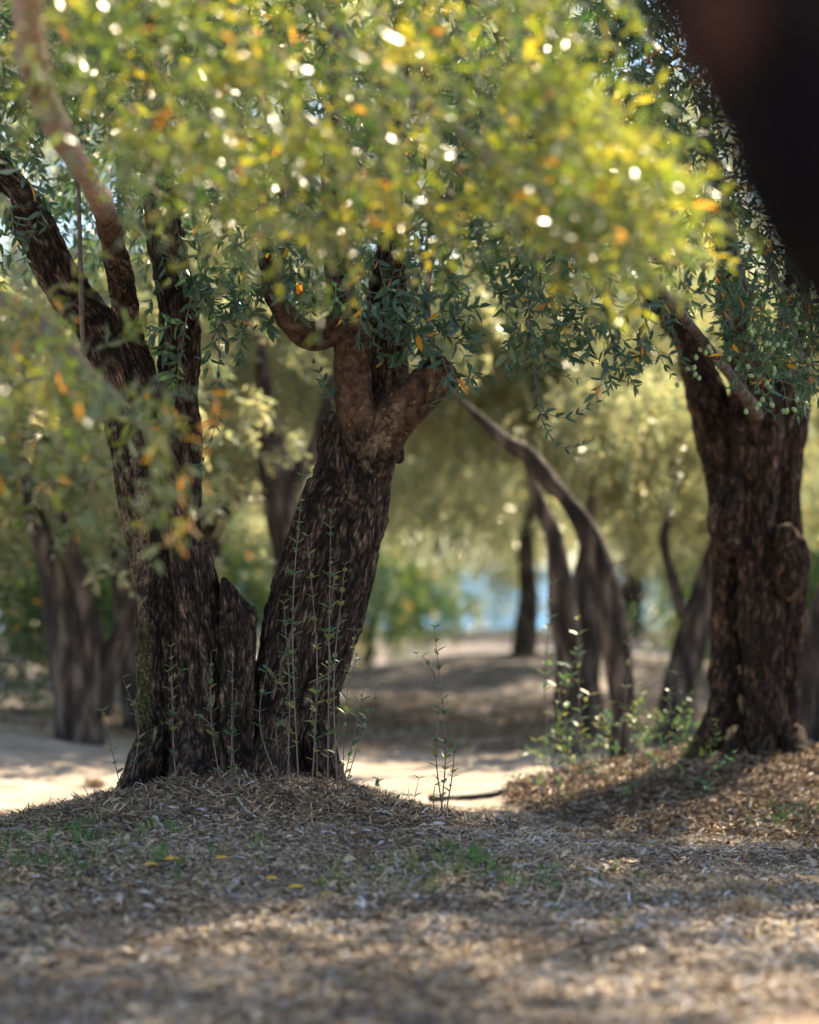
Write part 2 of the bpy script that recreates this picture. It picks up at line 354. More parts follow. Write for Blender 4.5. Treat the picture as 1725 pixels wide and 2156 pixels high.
def sprays(p0, d0, rng, length=.30, pairs=7, leaf=.062, wid=.24, droop=.55, yellow=.03, tint=(.1, .85), sides=3, r0=.0022, out_twigs=True):
    """leafy twigs: returns leaves dict and twig geometry"""
    N = len(p0); d = d0 / np.linalg.norm(d0, axis=1)[:, None]
    Ln = length * rng.uniform(.6, 1.3, N); seg = Ln / pairs; pos = p0.copy(); nodes = [pos.copy()]; Ls = []
    side = np.cross(d, rng.normal(size=(N, 3))); side /= np.linalg.norm(side, axis=1)[:, None]
    base_t = rng.uniform(*tint, N)
    for k in range(pairs):
        d = d + rng.normal(size=(N, 3)) * .10 + np.array((0, 0, -droop / pairs))
        d /= np.linalg.norm(d, axis=1)[:, None]; pos = pos + d * seg[:, None]; nodes.append(pos.copy())
        side = side - d * (side * d).sum(1)[:, None]; side /= np.linalg.norm(side, axis=1)[:, None]
        if k % 2: s1 = np.cross(d, side)
        else: s1 = side
        for sg in (-1, 1):
            keep = rng.random(N) < .88
            dr = d * rng.uniform(.5, 1.0, (N, 1)) + s1 * sg * rng.uniform(.5, .95, (N, 1)) + rng.normal(size=(N, 3)) * .22
            up = d + rng.normal(size=(N, 3)) * .45
            f = .55 + .55 * math.sin(math.pi * (k + 1) / (pairs + 1))
            ln = leaf * f * rng.uniform(.75, 1.2, N)
            tt = np.clip(base_t + rng.normal(size=N) * .10, 0, .86); ye = rng.random(N) < yellow
            tt = np.where(ye, rng.uniform(.91, 1, N), tt)
            Ls.append(sub(dict(pos=pos, dir=dr, up=up, len=ln, wid=ln * wid * rng.uniform(.8, 1.2, N), tint=tt), keep))
    Ls.append(dict(pos=pos, dir=d, up=rng.normal(size=(N, 3)), len=np.full(N, leaf * .6), wid=np.full(N, leaf * .13), tint=base_t))
    tw = None
    if out_twigs:
        nd = np.stack(nodes, 1)                       # N, K, 3
        K = nd.shape[1]; th = np.arange(sides) * 2 * np.pi / sides
        a = np.array((1, 0, .2)); b = np.array((0, 1, -.1))
        ring = (np.cos(th)[:, None] * a + np.sin(th)[:, None] * b)
        rr = np.linspace(r0, r0 * .4, K)
        v = (nd[:, :, None] + ring[None, None] * rr[None, :, None, None]).reshape(-1, 3)
        base = (np.arange(N)[:, None, None] * K + np.arange(K - 1)[None, :, None]) * sides
        j = np.arange(sides)[None, None]; j2 = (j + 1) % sides
        tw = (v, [np.stack([base + j, base + j2, base + sides + j2, base + sides + j], -1).reshape(-1, 4)])
    return cat(*Ls), tw
def rand_dirs(rng, n, down=0.):
    d = rng.normal(size=(n, 3)); d[:, 2] -= down; return d / np.linalg.norm(d, axis=1)[:, None]

# shared crown meshes for the trees of the grove
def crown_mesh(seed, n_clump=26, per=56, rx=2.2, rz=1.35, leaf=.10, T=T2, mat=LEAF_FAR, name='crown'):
    rng = np.random.default_rng(seed)
    c = rand_dirs(rng, n_clump); c[:, 2] = np.where(c[:, 2] < -.5, -c[:, 2], c[:, 2]); c *= rng.uniform(.45, .95, (n_clump, 1))
    c = c * np.array((rx, rx, rz)); cr = rng.uniform(.45, .85, n_clump)
    p = []
    for k in range(n_clump):
        q = rand_dirs(rng, per) * (rng.random((per, 1)) ** .4) * cr[k] * np.array((1, 1, .8)); p.append(c[k] + q)
    p = np.concatenate(p); d = p / np.linalg.norm(p, axis=1)[:, None] + rng.normal(size=p.shape) * .6
    d[:, 2] -= .35
    L, tw = sprays(p, d, rng, .34, 7, leaf, .28, .8, .02, (0, .85), out_twigs=False)
    v, f, t = leaves_geo(T, L)
    return mesh_np(name, v, f, mat, True, {'tint': t})
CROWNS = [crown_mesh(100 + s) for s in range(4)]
def near_bark_attrs(n): return {}

def trunk_geo(stems, sides=20, seed=0, amp=.17):
    parts = []
    for k, (pts, rad) in enumerate(stems):
        pts = [np.array(p, float) for p in pts]; rad = list(rad); e = pts[-1] - pts[-2]; e /= np.linalg.norm(e) + 1e-9; pts.append(pts[-1] + e * rad[-1] * 9 + np.array((0, 0, rad[-1] * 3))); rad.append(rad[-1] * .12)
        v, fs, c, r, tg = tube(pts, rad, sides, max(14, len(pts) * 8))
        ax = np.repeat(c, sides, 0); rel = v[:-2] - ax
        q = v[:-2] * np.array((5, 5, 1.2)) + seed * 7 + k * 3
        v[:-2] = ax + rel * (1 + amp * 3 * (fbm(q, 4) - .5) + amp * .8 * (ridge(q * np.array((2.2, 2.2, .8))) - .5))[:, None]
        parts.append((v, fs))
    return join(parts)
TREE_GROUP = 'olive trees in the grove behind'
def grove_tree(base, stems, label, crown_at, crown_scale, crown_i, rotz, seed, extra_crowns=(), group=TREE_GROUP, name='olive_tree'):
    """stems in world coordinates"""
    b = np.array(base, float); t = empty(name, tuple(b), label, 'tree', group)
    v, f = trunk_geo([([np.array(p) - b for p in pts], rad) for pts, rad in stems], seed=seed)
    link('trunk', mesh_np('trunk', v, f, BARK_FAR, True), t)
    for (cx, cy, cz), s, ci, rz in ((crown_at, crown_scale, crown_i, rotz),) + tuple(extra_crowns):
        o = link('crown', CROWNS[ci % 4], t, kind='stuff')
        o.location = (cx - b[0], cy - b[1], cz - b[2]); o.scale = s if hasattr(s, '__len__') else (s, s, s); o.rotation_euler = (0, 0, rz)
    return t
def auto_tree(x, y, h, r, lean, label, seed, s=1.0, ztop=None, cdz=0., group=TREE_GROUP):
    rng = np.random.default_rng(seed); z = tz(x, y) - .08
    f = np.array((x + lean[0] * .5, y + lean[1] * .5, z + h * .5)); top = np.array((x + lean[0], y + lean[1], z + h))
    stems = [([(x, y, z - .1), (x, y, z + .15), f, top], [r * 1.6, r * 1.25, r * .95, r * .7])]
    for k in range(4):
        a = rng.uniform(0, 6.28); e = top + np.array((math.cos(a) * 1.1, math.sin(a) * 1.1, rng.uniform(.8, 1.6))) * s
        stems.append(([top - (0, 0, .25), (top + e) / 2 + rng.normal(size=3) * .1, e], [r * .6, r * .4, r * .2]))
    return grove_tree((x, y, z), stems, label, (top[0], top[1], top[2] + .75 * s + cdz), (s, s, s * 1.15), seed, rng.uniform(0, 6.28), seed, group=group)

# ------------------------------------------------------------------ hero trunks (voxel union of limbs, then bark relief)
def hero_mesh(tubes, extra, base, voxel, flute, seed, lichen_sunlit_fn, moss_fn, mat=BARK, young_sunlit_fn=None):
    parts = []; axes = []
    for pts, rad in tubes:
        v, fs, c, r, tg = tube(pts, rad, 20, max(12, len(pts) * 7)); parts.append((v, fs)); axes.append((c, tg, r))
    parts += extra
    v, f = join(parts)
    me = mesh_np('tmp', v - base, f); o = bpy.data.objects.new('tmp', me); COL.objects.link(o)
    m = o.modifiers.new('r', 'REMESH'); m.mode = 'VOXEL'; m.voxel_size = voxel
    dg = bpy.context.evaluated_depsgraph_get(); m2 = bpy.data.meshes.new_from_object(o.evaluated_get(dg))
    bpy.data.objects.remove(o); bpy.data.meshes.remove(me)
    n = len(m2.vertices); co = np.empty(n * 3, np.float32); m2.vertices.foreach_get('co', co); co = co.reshape(-1, 3).astype(float)
    nr = np.empty(n * 3, np.float32); m2.vertices.foreach_get('normal', nr); nr = nr.reshape(-1, 3).astype(float)
    K = len(axes); D = np.empty((n, K)); B = np.empty((n, K, 3))
    for k, (c, tg, rr) in enumerate(axes):
        c = c - base; ref = np.array((0, 1., 0)); e1 = np.cross(tg, ref); e1 /= np.linalg.norm(e1, axis=1)[:, None] + 1e-9; e2 = np.cross(tg, e1)
        sl = np.concatenate(([0], np.cumsum(np.linalg.norm(np.diff(c, axis=0), axis=1))))
        for q in range(0, n, 20000):
            d2 = ((co[q:q + 20000, None] - c[None]) ** 2).sum(-1); j = d2.argmin(1); rel = co[q:q + 20000] - c[j]
            D[q:q + 20000, k] = np.sqrt(d2[np.arange(len(j)), j]) / rr[j]
            B[q:q + 20000, k] = np.stack([(rel * e1[j]).sum(1), (rel * e2[j]).sum(1), (sl[j] + (rel * tg[j]).sum(1)) * .24 + k * 3.7], -1)
    w = 1 / (D ** 6 + .01); o1 = np.argsort(-w, 1)[:, :2]; ar = np.arange(n); w1 = w[ar, o1[:, 0]]; w2 = w[ar, o1[:, 1]] if K > 1 else w1 * 0
    w1, w2 = w1 / (w1 + w2), w2 / (w1 + w2)
    warp = .035 * np.stack([noise3(co * 5 + 5), noise3(co * 5 + 25), .4 * noise3(co * 5 + 45)], -1)
    big = fbm(co * 4.5 + seed, 2); tot = 0; cr_ = 0
    for q, ww in ((0, w1), (min(1, K - 1), w2)):
        bk = B[ar, o1[:, q]] + warp; g = ridge(bk * 8 + seed); g2 = ridge(bk * 23 + seed * 2); g3 = ridge(bk * 52 + seed * 3)
        tot = tot + ww * (flute * ((g - .6) * .8 + .75 * (g2 - .55)) + .015 * (g3 - .5)); cr_ = cr_ + ww * ((g - .35) * .5 + (g2 - .35) * .7 + (g3 - .4) * .5)
        if q == 0: bk0 = bk
    yg = young_sunlit_fn(*proj(co + base), co + base) if young_sunlit_fn else np.zeros(n); tot = tot * (1 - .55 * np.clip(yg, 0, 1)); cr_ = cr_ + .25 * np.clip(yg, 0, 1)
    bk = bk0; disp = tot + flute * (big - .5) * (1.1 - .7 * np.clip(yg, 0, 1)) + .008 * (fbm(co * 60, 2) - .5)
    co2 = co + nr * disp[:, None]
    m2.vertices.foreach_set('co', co2.astype(np.float32).ravel())
    g = g2 = None
    crease = np.clip(.30 + cr_, 0, 1)
    W = co + base; u, vv, dd = proj(W)
    for k, a in (('young_sunlit', yg), ('lichen_sunlit', lichen_sunlit_fn(u, vv, W)), ('moss', moss_fn(u, vv, W)), ('crease', crease)):
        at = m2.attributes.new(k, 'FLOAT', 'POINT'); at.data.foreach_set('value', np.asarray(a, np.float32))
    at = m2.attributes.new('bark', 'FLOAT_VECTOR', 'POINT'); at.data.foreach_set('vector', bk.astype(np.float32).ravel())
    m2.polygons.foreach_set('use_smooth', np.ones(len(m2.polygons), bool)); m2.materials.clear(); m2.materials.append(mat); m2.update()
    return m2
SC = 2156 / (36 / F)                          # view units per metre at 1 m
def lim(lst, dflt):
    pts, rad = [], []
    for e in lst:
        u, v, r = e[:3]; d = e[3] if len(e) > 3 else dflt
        pts.append(P(u, v, d)); rad.append(r * d / SC)
    return pts, rad
DM = 10.0
main_tubes = [
    lim([(345, 1690, 70), (372, 1600, 64), (385, 1480, 68), (380, 1300, 78), (352, 1150, 76), (322, 1020, 74, 9.95), (290, 900, 66), (262, 800, 52, 9.95), (205, 690, 40), (130, 590, 38), (60, 460, 40), (-40, 340, 38), (-200, 150, 30)], DM),
    lim([(292, 1700, 44), (322, 1560, 34), (320, 1420, 30), (326, 1260, 34), (350, 1130, 36)], 9.92),
    lim([(430, 1690, 60), (432, 1560, 48), (428, 1400, 46), (415, 1260, 46), (400, 1150, 40)], 9.84),
    lim([(365, 1060, 56), (372, 930, 48), (375, 800, 40), (372, 650, 38), (350, 520, 34), (335, 400, 30), (325, 240, 24), (320, 60, 18), (300, -200, 12)], 10.05),
    lim([(330, 960, 40), (305, 840, 34), (275, 720, 23), (258, 600, 21, 9.7), (236, 500, 20, 9.2), (205, 410, 22, 8.4), (130, 290, 25, 7.3), (80, 170, 27, 6.4), (62, 60, 27, 5.8), (60, -120, 27, 5.3)], 10.0),
    lim([(470, 1690, 60), (492, 1580, 44), (500, 1500, 28), (502, 1420, 14)], 10.04),
    lim([(575, 1690, 70), (578, 1580, 52), (585, 1450, 50), (612, 1300, 50), (655, 1150, 50), (700, 1030, 52)], 9.92),
    lim([(640, 1700, 76), (634, 1600, 60), (648, 1480, 58), (684, 1330, 70), (715, 1200, 76), (728, 1080, 80), (752, 960, 80), (770, 890, 74)], DM),
    lim([(690, 1690, 42), (676, 1600, 26), (690, 1450, 24), (724, 1300, 22), (752, 1180, 24)], 10.05),
    lim([(712, 1000, 45), (706, 930, 36), (702, 890, 24)], 10.0),
    lim([(772, 985, 14, 9.95), (758, 930, 32, 9.86), (746, 860, 36, 9.8), (740, 780, 36, 9.8), (742, 718, 40, 9.8), (716, 690, 32, 9.78), (668, 706, 27, 9.75), (632, 696, 27, 9.72), (600, 660, 22, 9.7), (575, 610, 19, 9.7), (560, 520, 16, 9.7)], 9.8),
    lim([(768, 1000, 40, 9.95), (796, 935, 50, 9.9), (836, 876, 46, 9.84), (880, 830, 41, 9.82), (915, 800, 38, 9.8), (950, 774, 32, 9.8)], 9.8),
    lim([(775, 960, 70), (790, 850, 62), (800, 750, 56), (812, 640, 40), (822, 520, 27), (820, 380, 22), (835, 200, 18), (850, 0, 13), (880, -250, 8)], 10.2),
    lim([(745, 760, 36), (722, 640, 28), (704, 520, 24), (700, 380, 20), (715, 180, 15), (700, 0, 12), (680, -250, 8)], 10.2),
    # buttress roots
    lim([(345, 1480, 28, 10.), (312, 1590, 34, 9.85), (282, 1660, 28, 9.75), (235, 1730, 16, 9.6)], 9.8), lim([(400, 1400, 24, 10.1), (400, 1560, 36, 9.8), (396, 1680, 36, 9.6), (385, 1790, 16, 9.35)], 9.6),
    lim([(660, 1480, 30, 10.), (678, 1600, 32, 9.9), (712, 1680, 28, 9.8), (765, 1750, 14, 9.7)], 9.85), lim([(585, 1400, 24, 10.1), (575, 1560, 34, 9.8), (562, 1680, 36, 9.6), (550, 1790, 16, 9.35)], 9.6),
]
# broken stump wedge between the stems
def wedge(poly, d0, d1):
    n = len(poly); v = np.array([P(u, vv, d0) for u, vv in poly] + [P(u, vv, d1) for u, vv in poly]); i = np.arange(n); j = (i + 1) % n
    cf = np.array([P(np.mean([p[0] for p in poly]), np.mean([p[1] for p in poly]), d) for d in (d0, d1)]); v = np.vstack([v, cf])
    return v, [np.stack([i, i + n, j + n, j], -1), np.vstack([np.stack([i, j, np.full(n, 2 * n)], -1), np.stack([j + n, i + n, np.full(n, 2 * n + 1)], -1)])]
stump = wedge([(470, 1218), (486, 1232), (510, 1262), (538, 1288), (533, 1420), (530, 1640), (466, 1640), (467, 1400), (466, 1300)], 9.74, 9.92)
def blob(u, v, ru, rv, w): return np.exp(-((u - w[0]) / ru) ** 2 - ((v - w[1]) / rv) ** 2)
def lich_sunlit_main(u, v, W):
    a = .5 * blob(u, v, 40, 45, (838, 860)) + .7 * blob(u, v, 45, 70, (790, 940)) + .12 * blob(u, v, 60, 120, (742, 820)) + .55 * blob(u, v, 30, 25, (920, 800))
    a += .62 * blob(u, v, 45, 190, (275, 1070)) + .35 * blob(u, v, 80, 110, (360, 1010)) + .5 * blob(u, v, 18, 200, (300, 1250)) + .4 * blob(u, v, 40, 60, (740, 1040))
    a += .45 * blob(u, v, 22, 60, (430, 1140)) + .3 * blob(u, v, 12, 200, (555, 1330))  # first blob is the sunlit right edge of the left stem, painted pale
    return np.clip(a, 0, 1) * .74 + .09
def seg_mask(u, v, pts, w):
    d = np.full(len(u), 1e9)
    for (x0, y0), (x1, y1) in zip(pts[:-1], pts[1:]):
        t = np.clip(((u - x0) * (x1 - x0) + (v - y0) * (y1 - y0)) / ((x1 - x0) ** 2 + (y1 - y0) ** 2), 0, 1); d = np.minimum(d, np.hypot(u - x0 - t * (x1 - x0), v - y0 - t * (y1 - y0)))
    return np.clip(1.6 - d / w, 0, 1)
def young_sunlit_main(u, v, d, W):
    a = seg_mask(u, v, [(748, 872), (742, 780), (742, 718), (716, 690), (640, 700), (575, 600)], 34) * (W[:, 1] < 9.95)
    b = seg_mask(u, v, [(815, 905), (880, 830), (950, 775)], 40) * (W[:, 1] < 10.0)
    return np.maximum(np.maximum(a, b), np.clip((9.5 - W[:, 1]) * 1.6, 0, 2) * (v < 620))  # smooth young bark, plus the upper left limb painted as sunlit
def moss_main(u, v, W): return np.clip(.62 * blob(u, v, 34, 260, (305, 1430)) + .3 * blob(u, v, 50, 120, (285, 1080)) + .3 * blob(u, v, 30, 250, (740, 1430)) + .35 * blob(u, v, 40, 60, (800, 1000)), 0, .8)
MB = np.array((MX, MY, tz(MX, MY)))
main = empty('olive_tree', tuple(MB), 'old olive tree with twin leaning stems and a broken stump wedge on the low mound', 'tree')
link('trunk', hero_mesh(main_tubes, [], MB, .0068, .022, 3.0, lich_sunlit_main, moss_main, BARK, young_sunlit_main), main)

link('broken_stub', hero_mesh([lim([(500, 1600, 20), (498, 1400, 20), (484, 1250, 8)], 9.9)], [stump], MB, .006, .007, 2.0, lambda u, v, W: u * 0 + .08, lambda u, v, W: u * 0 + .1), main)
right_tubes = [
    lim([(1500, 1670, 48), (1522, 1560, 30), (1528, 1400, 27), (1526, 1250, 28), (1532, 1120, 34), (1530, 1000, 40), (1506, 890, 42), (1474, 800, 36), (1440, 710, 22), (1400, 655, 15), (1350, 600, 9)], 12.45),
    lim([(1600, 1680, 50), (1604, 1560, 34), (1606, 1400, 36), (1600, 1250, 40), (1590, 1100, 40), (1592, 980, 50), (1590, 880, 56), (1572, 800, 42), (1550, 700, 30), (1535, 560, 24), (1510, 400, 18)], 12.35),
    lim([(1662, 1680, 44), (1658, 1580, 26), (1650, 1450, 26), (1655, 1300, 32), (1652, 1180, 38), (1646, 1050, 40), (1655, 920, 42), (1660, 820, 40), (1668, 700, 34), (1680, 560, 28), (1700, 380, 24)], 12.5),
    lim([(1568, 1660, 30), (1566, 1450, 22), (1562, 1250, 22), (1560, 1050, 30), (1556, 900, 40)], 12.62),
    lim([(1545, 1160, 14), (1520, 1110, 34), (1530, 1060, 30), (1545, 1000, 14)], 12.25), lim([(1650, 1110, 16), (1668, 1170, 32), (1662, 1215, 26), (1655, 1260, 12)], 12.25),
    lim([(1515, 1480, 18), (1490, 1560, 26), (1450, 1620, 24), (1400, 1670, 12)], 12.4), lim([(1545, 1540, 20, 12.4), (1540, 1620, 24, 12.2), (1525, 1720, 14, 11.9)], 12.2),
    lim([(1610, 1560, 22, 12.3), (1600, 1640, 26, 12.1), (1590, 1720, 14, 11.9)], 12.2), lim([(1665, 1540, 20, 12.3), (1680, 1640, 26, 12.15), (1710, 1700, 16, 12)], 12.1),
]
def lich_right(u, v, W): return np.clip(.5 * blob(u, v, 14, 120, (1572, 1180)) + .4 * blob(u, v, 20, 40, (1650, 1200)) + .35 * blob(u, v, 15, 150, (1510, 1100)), 0, 1) * .8 + .04
def moss_right(u, v, W): return np.clip(.7 * blob(u, v, 60, 70, (1450, 1590)) + .3 * blob(u, v, 60, 300, (1600, 1450)), 0, .8)
BARK_RED = bark_mat('red_brown_bark', (.9, .80, .74))
RB = np.array((RX, RY, tz(RX, RY)))
right = empty('olive_tree', tuple(RB), 'thick knotted olive tree hung with green olives on the right bank', 'tree')
link('trunk', hero_mesh(right_tubes, [], RB, .011, .04, 9.0, lich_right, moss_right, BARK_RED), right)

# dark limb of the tree next to the camera, upper right
NB = np.array((1.35, 2.3, 0.))
NB[2] = tz(NB[0], NB[1])
near_tubes = [([(1.35, 2.3, -.1), (1.25, 2.35, .6)] + [P(2130, 950, 2.3), P(1890, 580, 2.25), P(1705, 280, 2.25), P(1580, 10, 2.3), P(1490, -250, 2.5), P(1300, -800, 2.9)],
               [.16, .12, .085, .074, .072, .076, .07, .05]), ([P(1570, 30, 2.3), P(1700, -60, 2.3), P(1850, -250, 2.4), P(2200, -900, 2.8)], [.06, .055, .05, .03])]
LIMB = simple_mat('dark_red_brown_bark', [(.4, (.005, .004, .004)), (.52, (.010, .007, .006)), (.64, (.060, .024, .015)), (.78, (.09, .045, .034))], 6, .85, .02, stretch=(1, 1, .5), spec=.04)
neart = empty('olive_tree', tuple(NB), 'very close dark olive limb slanting across the upper right corner', 'tree')
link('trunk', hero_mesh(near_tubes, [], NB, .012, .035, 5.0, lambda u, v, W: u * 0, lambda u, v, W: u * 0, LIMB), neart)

# ------------------------------------------------------------------ foliage of the main tree
def poly_sample(poly, n, d0, d1, rng):
    poly = np.array(poly, float); lo, hi = poly.min(0), poly.max(0); out = []
    while len(out) < n:
        q = rng.uniform(lo, hi, (n * 2, 2)); x, y = q[:, 0], q[:, 1]; ins = np.zeros(len(q), bool)
        for k in range(len(poly)):
            x1, y1 = poly[k]; x2, y2 = poly[(k + 1) % len(poly)]
            c = ((y1 > y) != (y2 > y)) & (x < (x2 - x1) * (y - y1) / (y2 - y1 + 1e-9) + x1); ins ^= c
        out += [tuple(t) for t in q[ins]]
    out = out[:n]; d = rng.uniform(d0, d1, n)
    return np.array([P(u, v, dd) for (u, v), dd in zip(out, d)])
def clumpy(p, rng, thr=.42, s=3.0):
    return p[noise3(p * s + 9) > thr - rng.random(len(p)) * .15]
rm = np.random.default_rng(21)
near_poly = [(-60, -260), (1330, -260), (1230, 0), (1180, 160), (1250, 240), (1350, 300), (1350, 380), (1400, 430), (1410, 485), (1380, 540), (1330, 560), (1290, 560), (1200, 540), (1130, 480), (1010, 470), (900, 490), (820, 520), (700, 530), (600, 500), (500, 480), (420, 470), (330, 430), (250, 330), (120, 240), (-60, 160)]
left_poly = [(-80, 560), (140, 600), (230, 700), (330, 760), (420, 870), (400, 930), (330, 930), (230, 900), (120, 990), (60, 960), (-80, 1000)]
Lnear, Tnear, Lfoc, Tfoc = [], [], [], []
def add(store, res): store[0].append(res[0]); store[1].append(res[1])
NEAR = ([], []); FOC = ([], [])
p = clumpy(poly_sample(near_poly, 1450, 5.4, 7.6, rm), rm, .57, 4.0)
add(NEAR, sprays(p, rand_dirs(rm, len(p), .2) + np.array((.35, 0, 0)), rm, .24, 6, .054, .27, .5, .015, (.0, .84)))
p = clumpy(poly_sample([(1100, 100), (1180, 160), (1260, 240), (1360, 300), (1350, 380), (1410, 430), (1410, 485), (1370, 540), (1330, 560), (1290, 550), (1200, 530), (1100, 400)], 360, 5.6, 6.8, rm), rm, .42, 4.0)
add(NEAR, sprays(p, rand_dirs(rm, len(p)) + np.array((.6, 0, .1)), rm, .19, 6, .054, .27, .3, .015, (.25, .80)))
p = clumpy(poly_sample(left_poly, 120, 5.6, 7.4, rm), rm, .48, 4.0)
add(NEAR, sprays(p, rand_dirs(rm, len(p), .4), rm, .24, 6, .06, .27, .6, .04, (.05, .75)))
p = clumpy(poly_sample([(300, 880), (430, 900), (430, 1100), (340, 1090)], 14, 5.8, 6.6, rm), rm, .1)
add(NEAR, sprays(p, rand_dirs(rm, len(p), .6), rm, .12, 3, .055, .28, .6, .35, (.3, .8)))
# shaded in-focus foliage around and behind
foc_poly = [(-80, -300), (1400, -300), (1420, 520), (1300, 560), (1150, 520), (1000, 570), (900, 600), (760, 560), (640, 550), (560, 520), (480, 550), (380, 510), (300, 470), (120, 480), (-80, 420)]
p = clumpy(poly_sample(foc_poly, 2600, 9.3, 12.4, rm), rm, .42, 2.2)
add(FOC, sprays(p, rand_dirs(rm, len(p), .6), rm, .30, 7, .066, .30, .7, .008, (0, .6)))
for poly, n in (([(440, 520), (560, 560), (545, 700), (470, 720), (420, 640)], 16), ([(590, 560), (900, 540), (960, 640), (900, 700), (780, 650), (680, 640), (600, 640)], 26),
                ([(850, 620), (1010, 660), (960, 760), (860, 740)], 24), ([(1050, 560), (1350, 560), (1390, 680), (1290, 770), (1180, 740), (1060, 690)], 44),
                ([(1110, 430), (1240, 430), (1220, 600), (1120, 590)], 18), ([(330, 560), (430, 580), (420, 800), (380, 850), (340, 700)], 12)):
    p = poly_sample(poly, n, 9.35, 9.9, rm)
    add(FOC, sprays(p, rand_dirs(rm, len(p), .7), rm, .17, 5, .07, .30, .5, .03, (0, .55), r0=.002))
def twig_path(pts, d, rng, spacing=.045, leaf=.06, store=FOC, r=5.0, tint=(.0, .45), wid=.29, taper=True, ang=.9):
    c = catmull([P(u, v, d + rng.normal() * .03) for u, v in pts], 80)
    seg = np.linalg.norm(np.diff(c, axis=0), axis=1); s = np.concatenate(([0], np.cumsum(seg)))
    m = int(s[-1] / spacing); t = (np.arange(m) + .8) * spacing; pos = np.stack([np.interp(t, s, c[:, k]) for k in range(3)], -1)
    tg = np.stack([np.interp(t + .01, s, c[:, k]) for k in range(3)], -1) - np.stack([np.interp(t - .01, s, c[:, k]) for k in range(3)], -1)
    tg /= np.linalg.norm(tg, axis=1)[:, None] + 1e-9; N = len(pos); Ls = []
    side = np.cross(tg, np.array((0, 1., 0)) + rng.normal(size=(N, 3)) * .5); side /= np.linalg.norm(side, axis=1)[:, None]
    alt = (np.arange(N) % 2)[:, None]; s2 = np.cross(tg, side); sd = np.where(alt, s2 * .6 + side * .5, side)
    for sg in (-1, 1):
        dr = tg * rng.uniform(.7, 1.1, (N, 1)) + sd * sg * ang + rng.normal(size=(N, 3)) * .15
        ln = leaf * rng.uniform(.7, 1.15, N)
        if taper: ln *= np.clip(1.15 - .65 * t / s[-1], .4, 1.1)
        Ls.append(sub(dict(pos=pos, dir=dr, up=np.array((0, -1., .4)) + rng.normal(size=(N, 3)) * .5, len=ln, wid=ln * wid, tint=rng.uniform(*tint, N)), rng.random(N) < .9))
    v, fs, *_ = tube([tuple(x) for x in c[::8]] + [tuple(c[-1])], list(np.linspace(r, r * .3, len(c[::8]) + 1) / 1000), 5, 40)
    store[0].append(cat(*Ls)); store[1].append((v, fs)); return cat(*Ls), (v, fs)
for pts, r in (([(1105, 470), (1112, 620), (1125, 780), (1140, 880), (1180, 940), (1230, 935), (1255, 920)], 5), ([(1175, 470), (1180, 560), (1210, 640), (1270, 700)], 3.5),
               ([(1272, 590), (1285, 700), (1320, 780), (1345, 830)], 7), ([(1130, 690), (1180, 730), (1240, 760), (1320, 780)], 3.5), ([(975, 800), (1060, 790), (1130, 780), (1220, 800)], 3),
               ([(1130, 860), (1190, 880), (1250, 850)], 2.5), ([(430, 560), (445, 640), (462, 700), (458, 800), (452, 900), (430, 960), (414, 992)], 3), ([(440, 560), (400, 640), (380, 760), (368, 850)], 5),
               ([(430, 650), (480, 680), (530, 660), (555, 640)], 2.5), ([(470, 700), (490, 720), (520, 700), (548, 690)], 2.5), ([(700, 850), (680, 800), (658, 755)], 2.5), ([(880, 860), (930, 840), (985, 820)], 3),
               ([(1380, 730), (1400, 770), (1420, 800)], 2.5), ([(1330, 640), (1290, 720), (1300, 780), (1260, 860)], 3), ([(1390, 740), (1440, 760), (1455, 790)], 2), ([(1050, 600), (1080, 680), (1060, 740)], 3)):
    twig_path(pts, 9.75, rm, r=r)
def foliage_parts(owner, base, NEAR_, FOC_, mat_near, mat_foc, rng, n_near=150, n_foc=150, Tn=T4, Tf=T8):
    """the leaves that show largest become parts, the rest one part"""
    tot = 0
    for (Ls, Ts), mat, quota, T in ((NEAR_, mat_near, n_near, Tn), (FOC_, mat_foc, n_foc, Tf)):
        if not Ls: continue
        L = cat(*Ls); L['pos'] = L['pos'] - base
        u, v, d = proj(L['pos'] + base); ok = (u > 10) & (u < 1715) & (v > 10) & (v < 1100)
        score = np.where(ok, L['len'] / d, 0); 
        if quota < len(score):
            idx = np.argsort(-score * rng.uniform(.8, 1, len(score)))[:quota]
        else: idx = np.arange(len(score))
        rest = np.ones(len(score), bool); rest[idx] = False
        vv, ff, tt = leaves_geo(T, sub(L, rest))
        link('foliage', mesh_np('foliage', vv, ff, mat, True, {'tint': tt}), owner, kind='stuff')
        # shared single leaf meshes, six tints
        S = sub(L, idx); dd, ss, nn = frames(S['dir'], S['up']); bins = np.clip((S['tint'] * 8).astype(int), 0, 7); cache = {}
        for k in range(len(idx)):
            b = int(bins[k])
            if b not in cache:
                lt = {'pos': np.zeros((1, 3)), 'dir': np.array([[1., 0, 0]]), 'up': np.array([[0, 0, 1.]]), 'len': np.array([1.]), 'wid': np.array([.24]), 'tint': np.array([b / 7.])}
                a, f2, t2 = leaves_geo(T8, lt); cache[b] = mesh_np('leaf', a, f2, mat, True, {'tint': t2})
            o = bpy.data.objects.new('leaf', cache[b]); COL.objects.link(o); o.parent = owner
            s = float(S['len'][k]); M = np.eye(4); M[:3, 0] = dd[k] * s; M[:3, 1] = ss[k] * float(S['wid'][k]) / .24; M[:3, 2] = nn[k] * s; M[:3, 3] = S['pos'][k]
            from mathutils import Matrix
            o.matrix_local = Matrix(M.tolist())
        tv, tf = join([t for t in Ts if t is not None])
        link('twigs', mesh_np('twigs', tv - base, tf, TWIG, True), owner, kind='stuff')
foliage_parts(main, MB, NEAR, FOC, LEAF_SUN, LEAF_SHADE, rm)
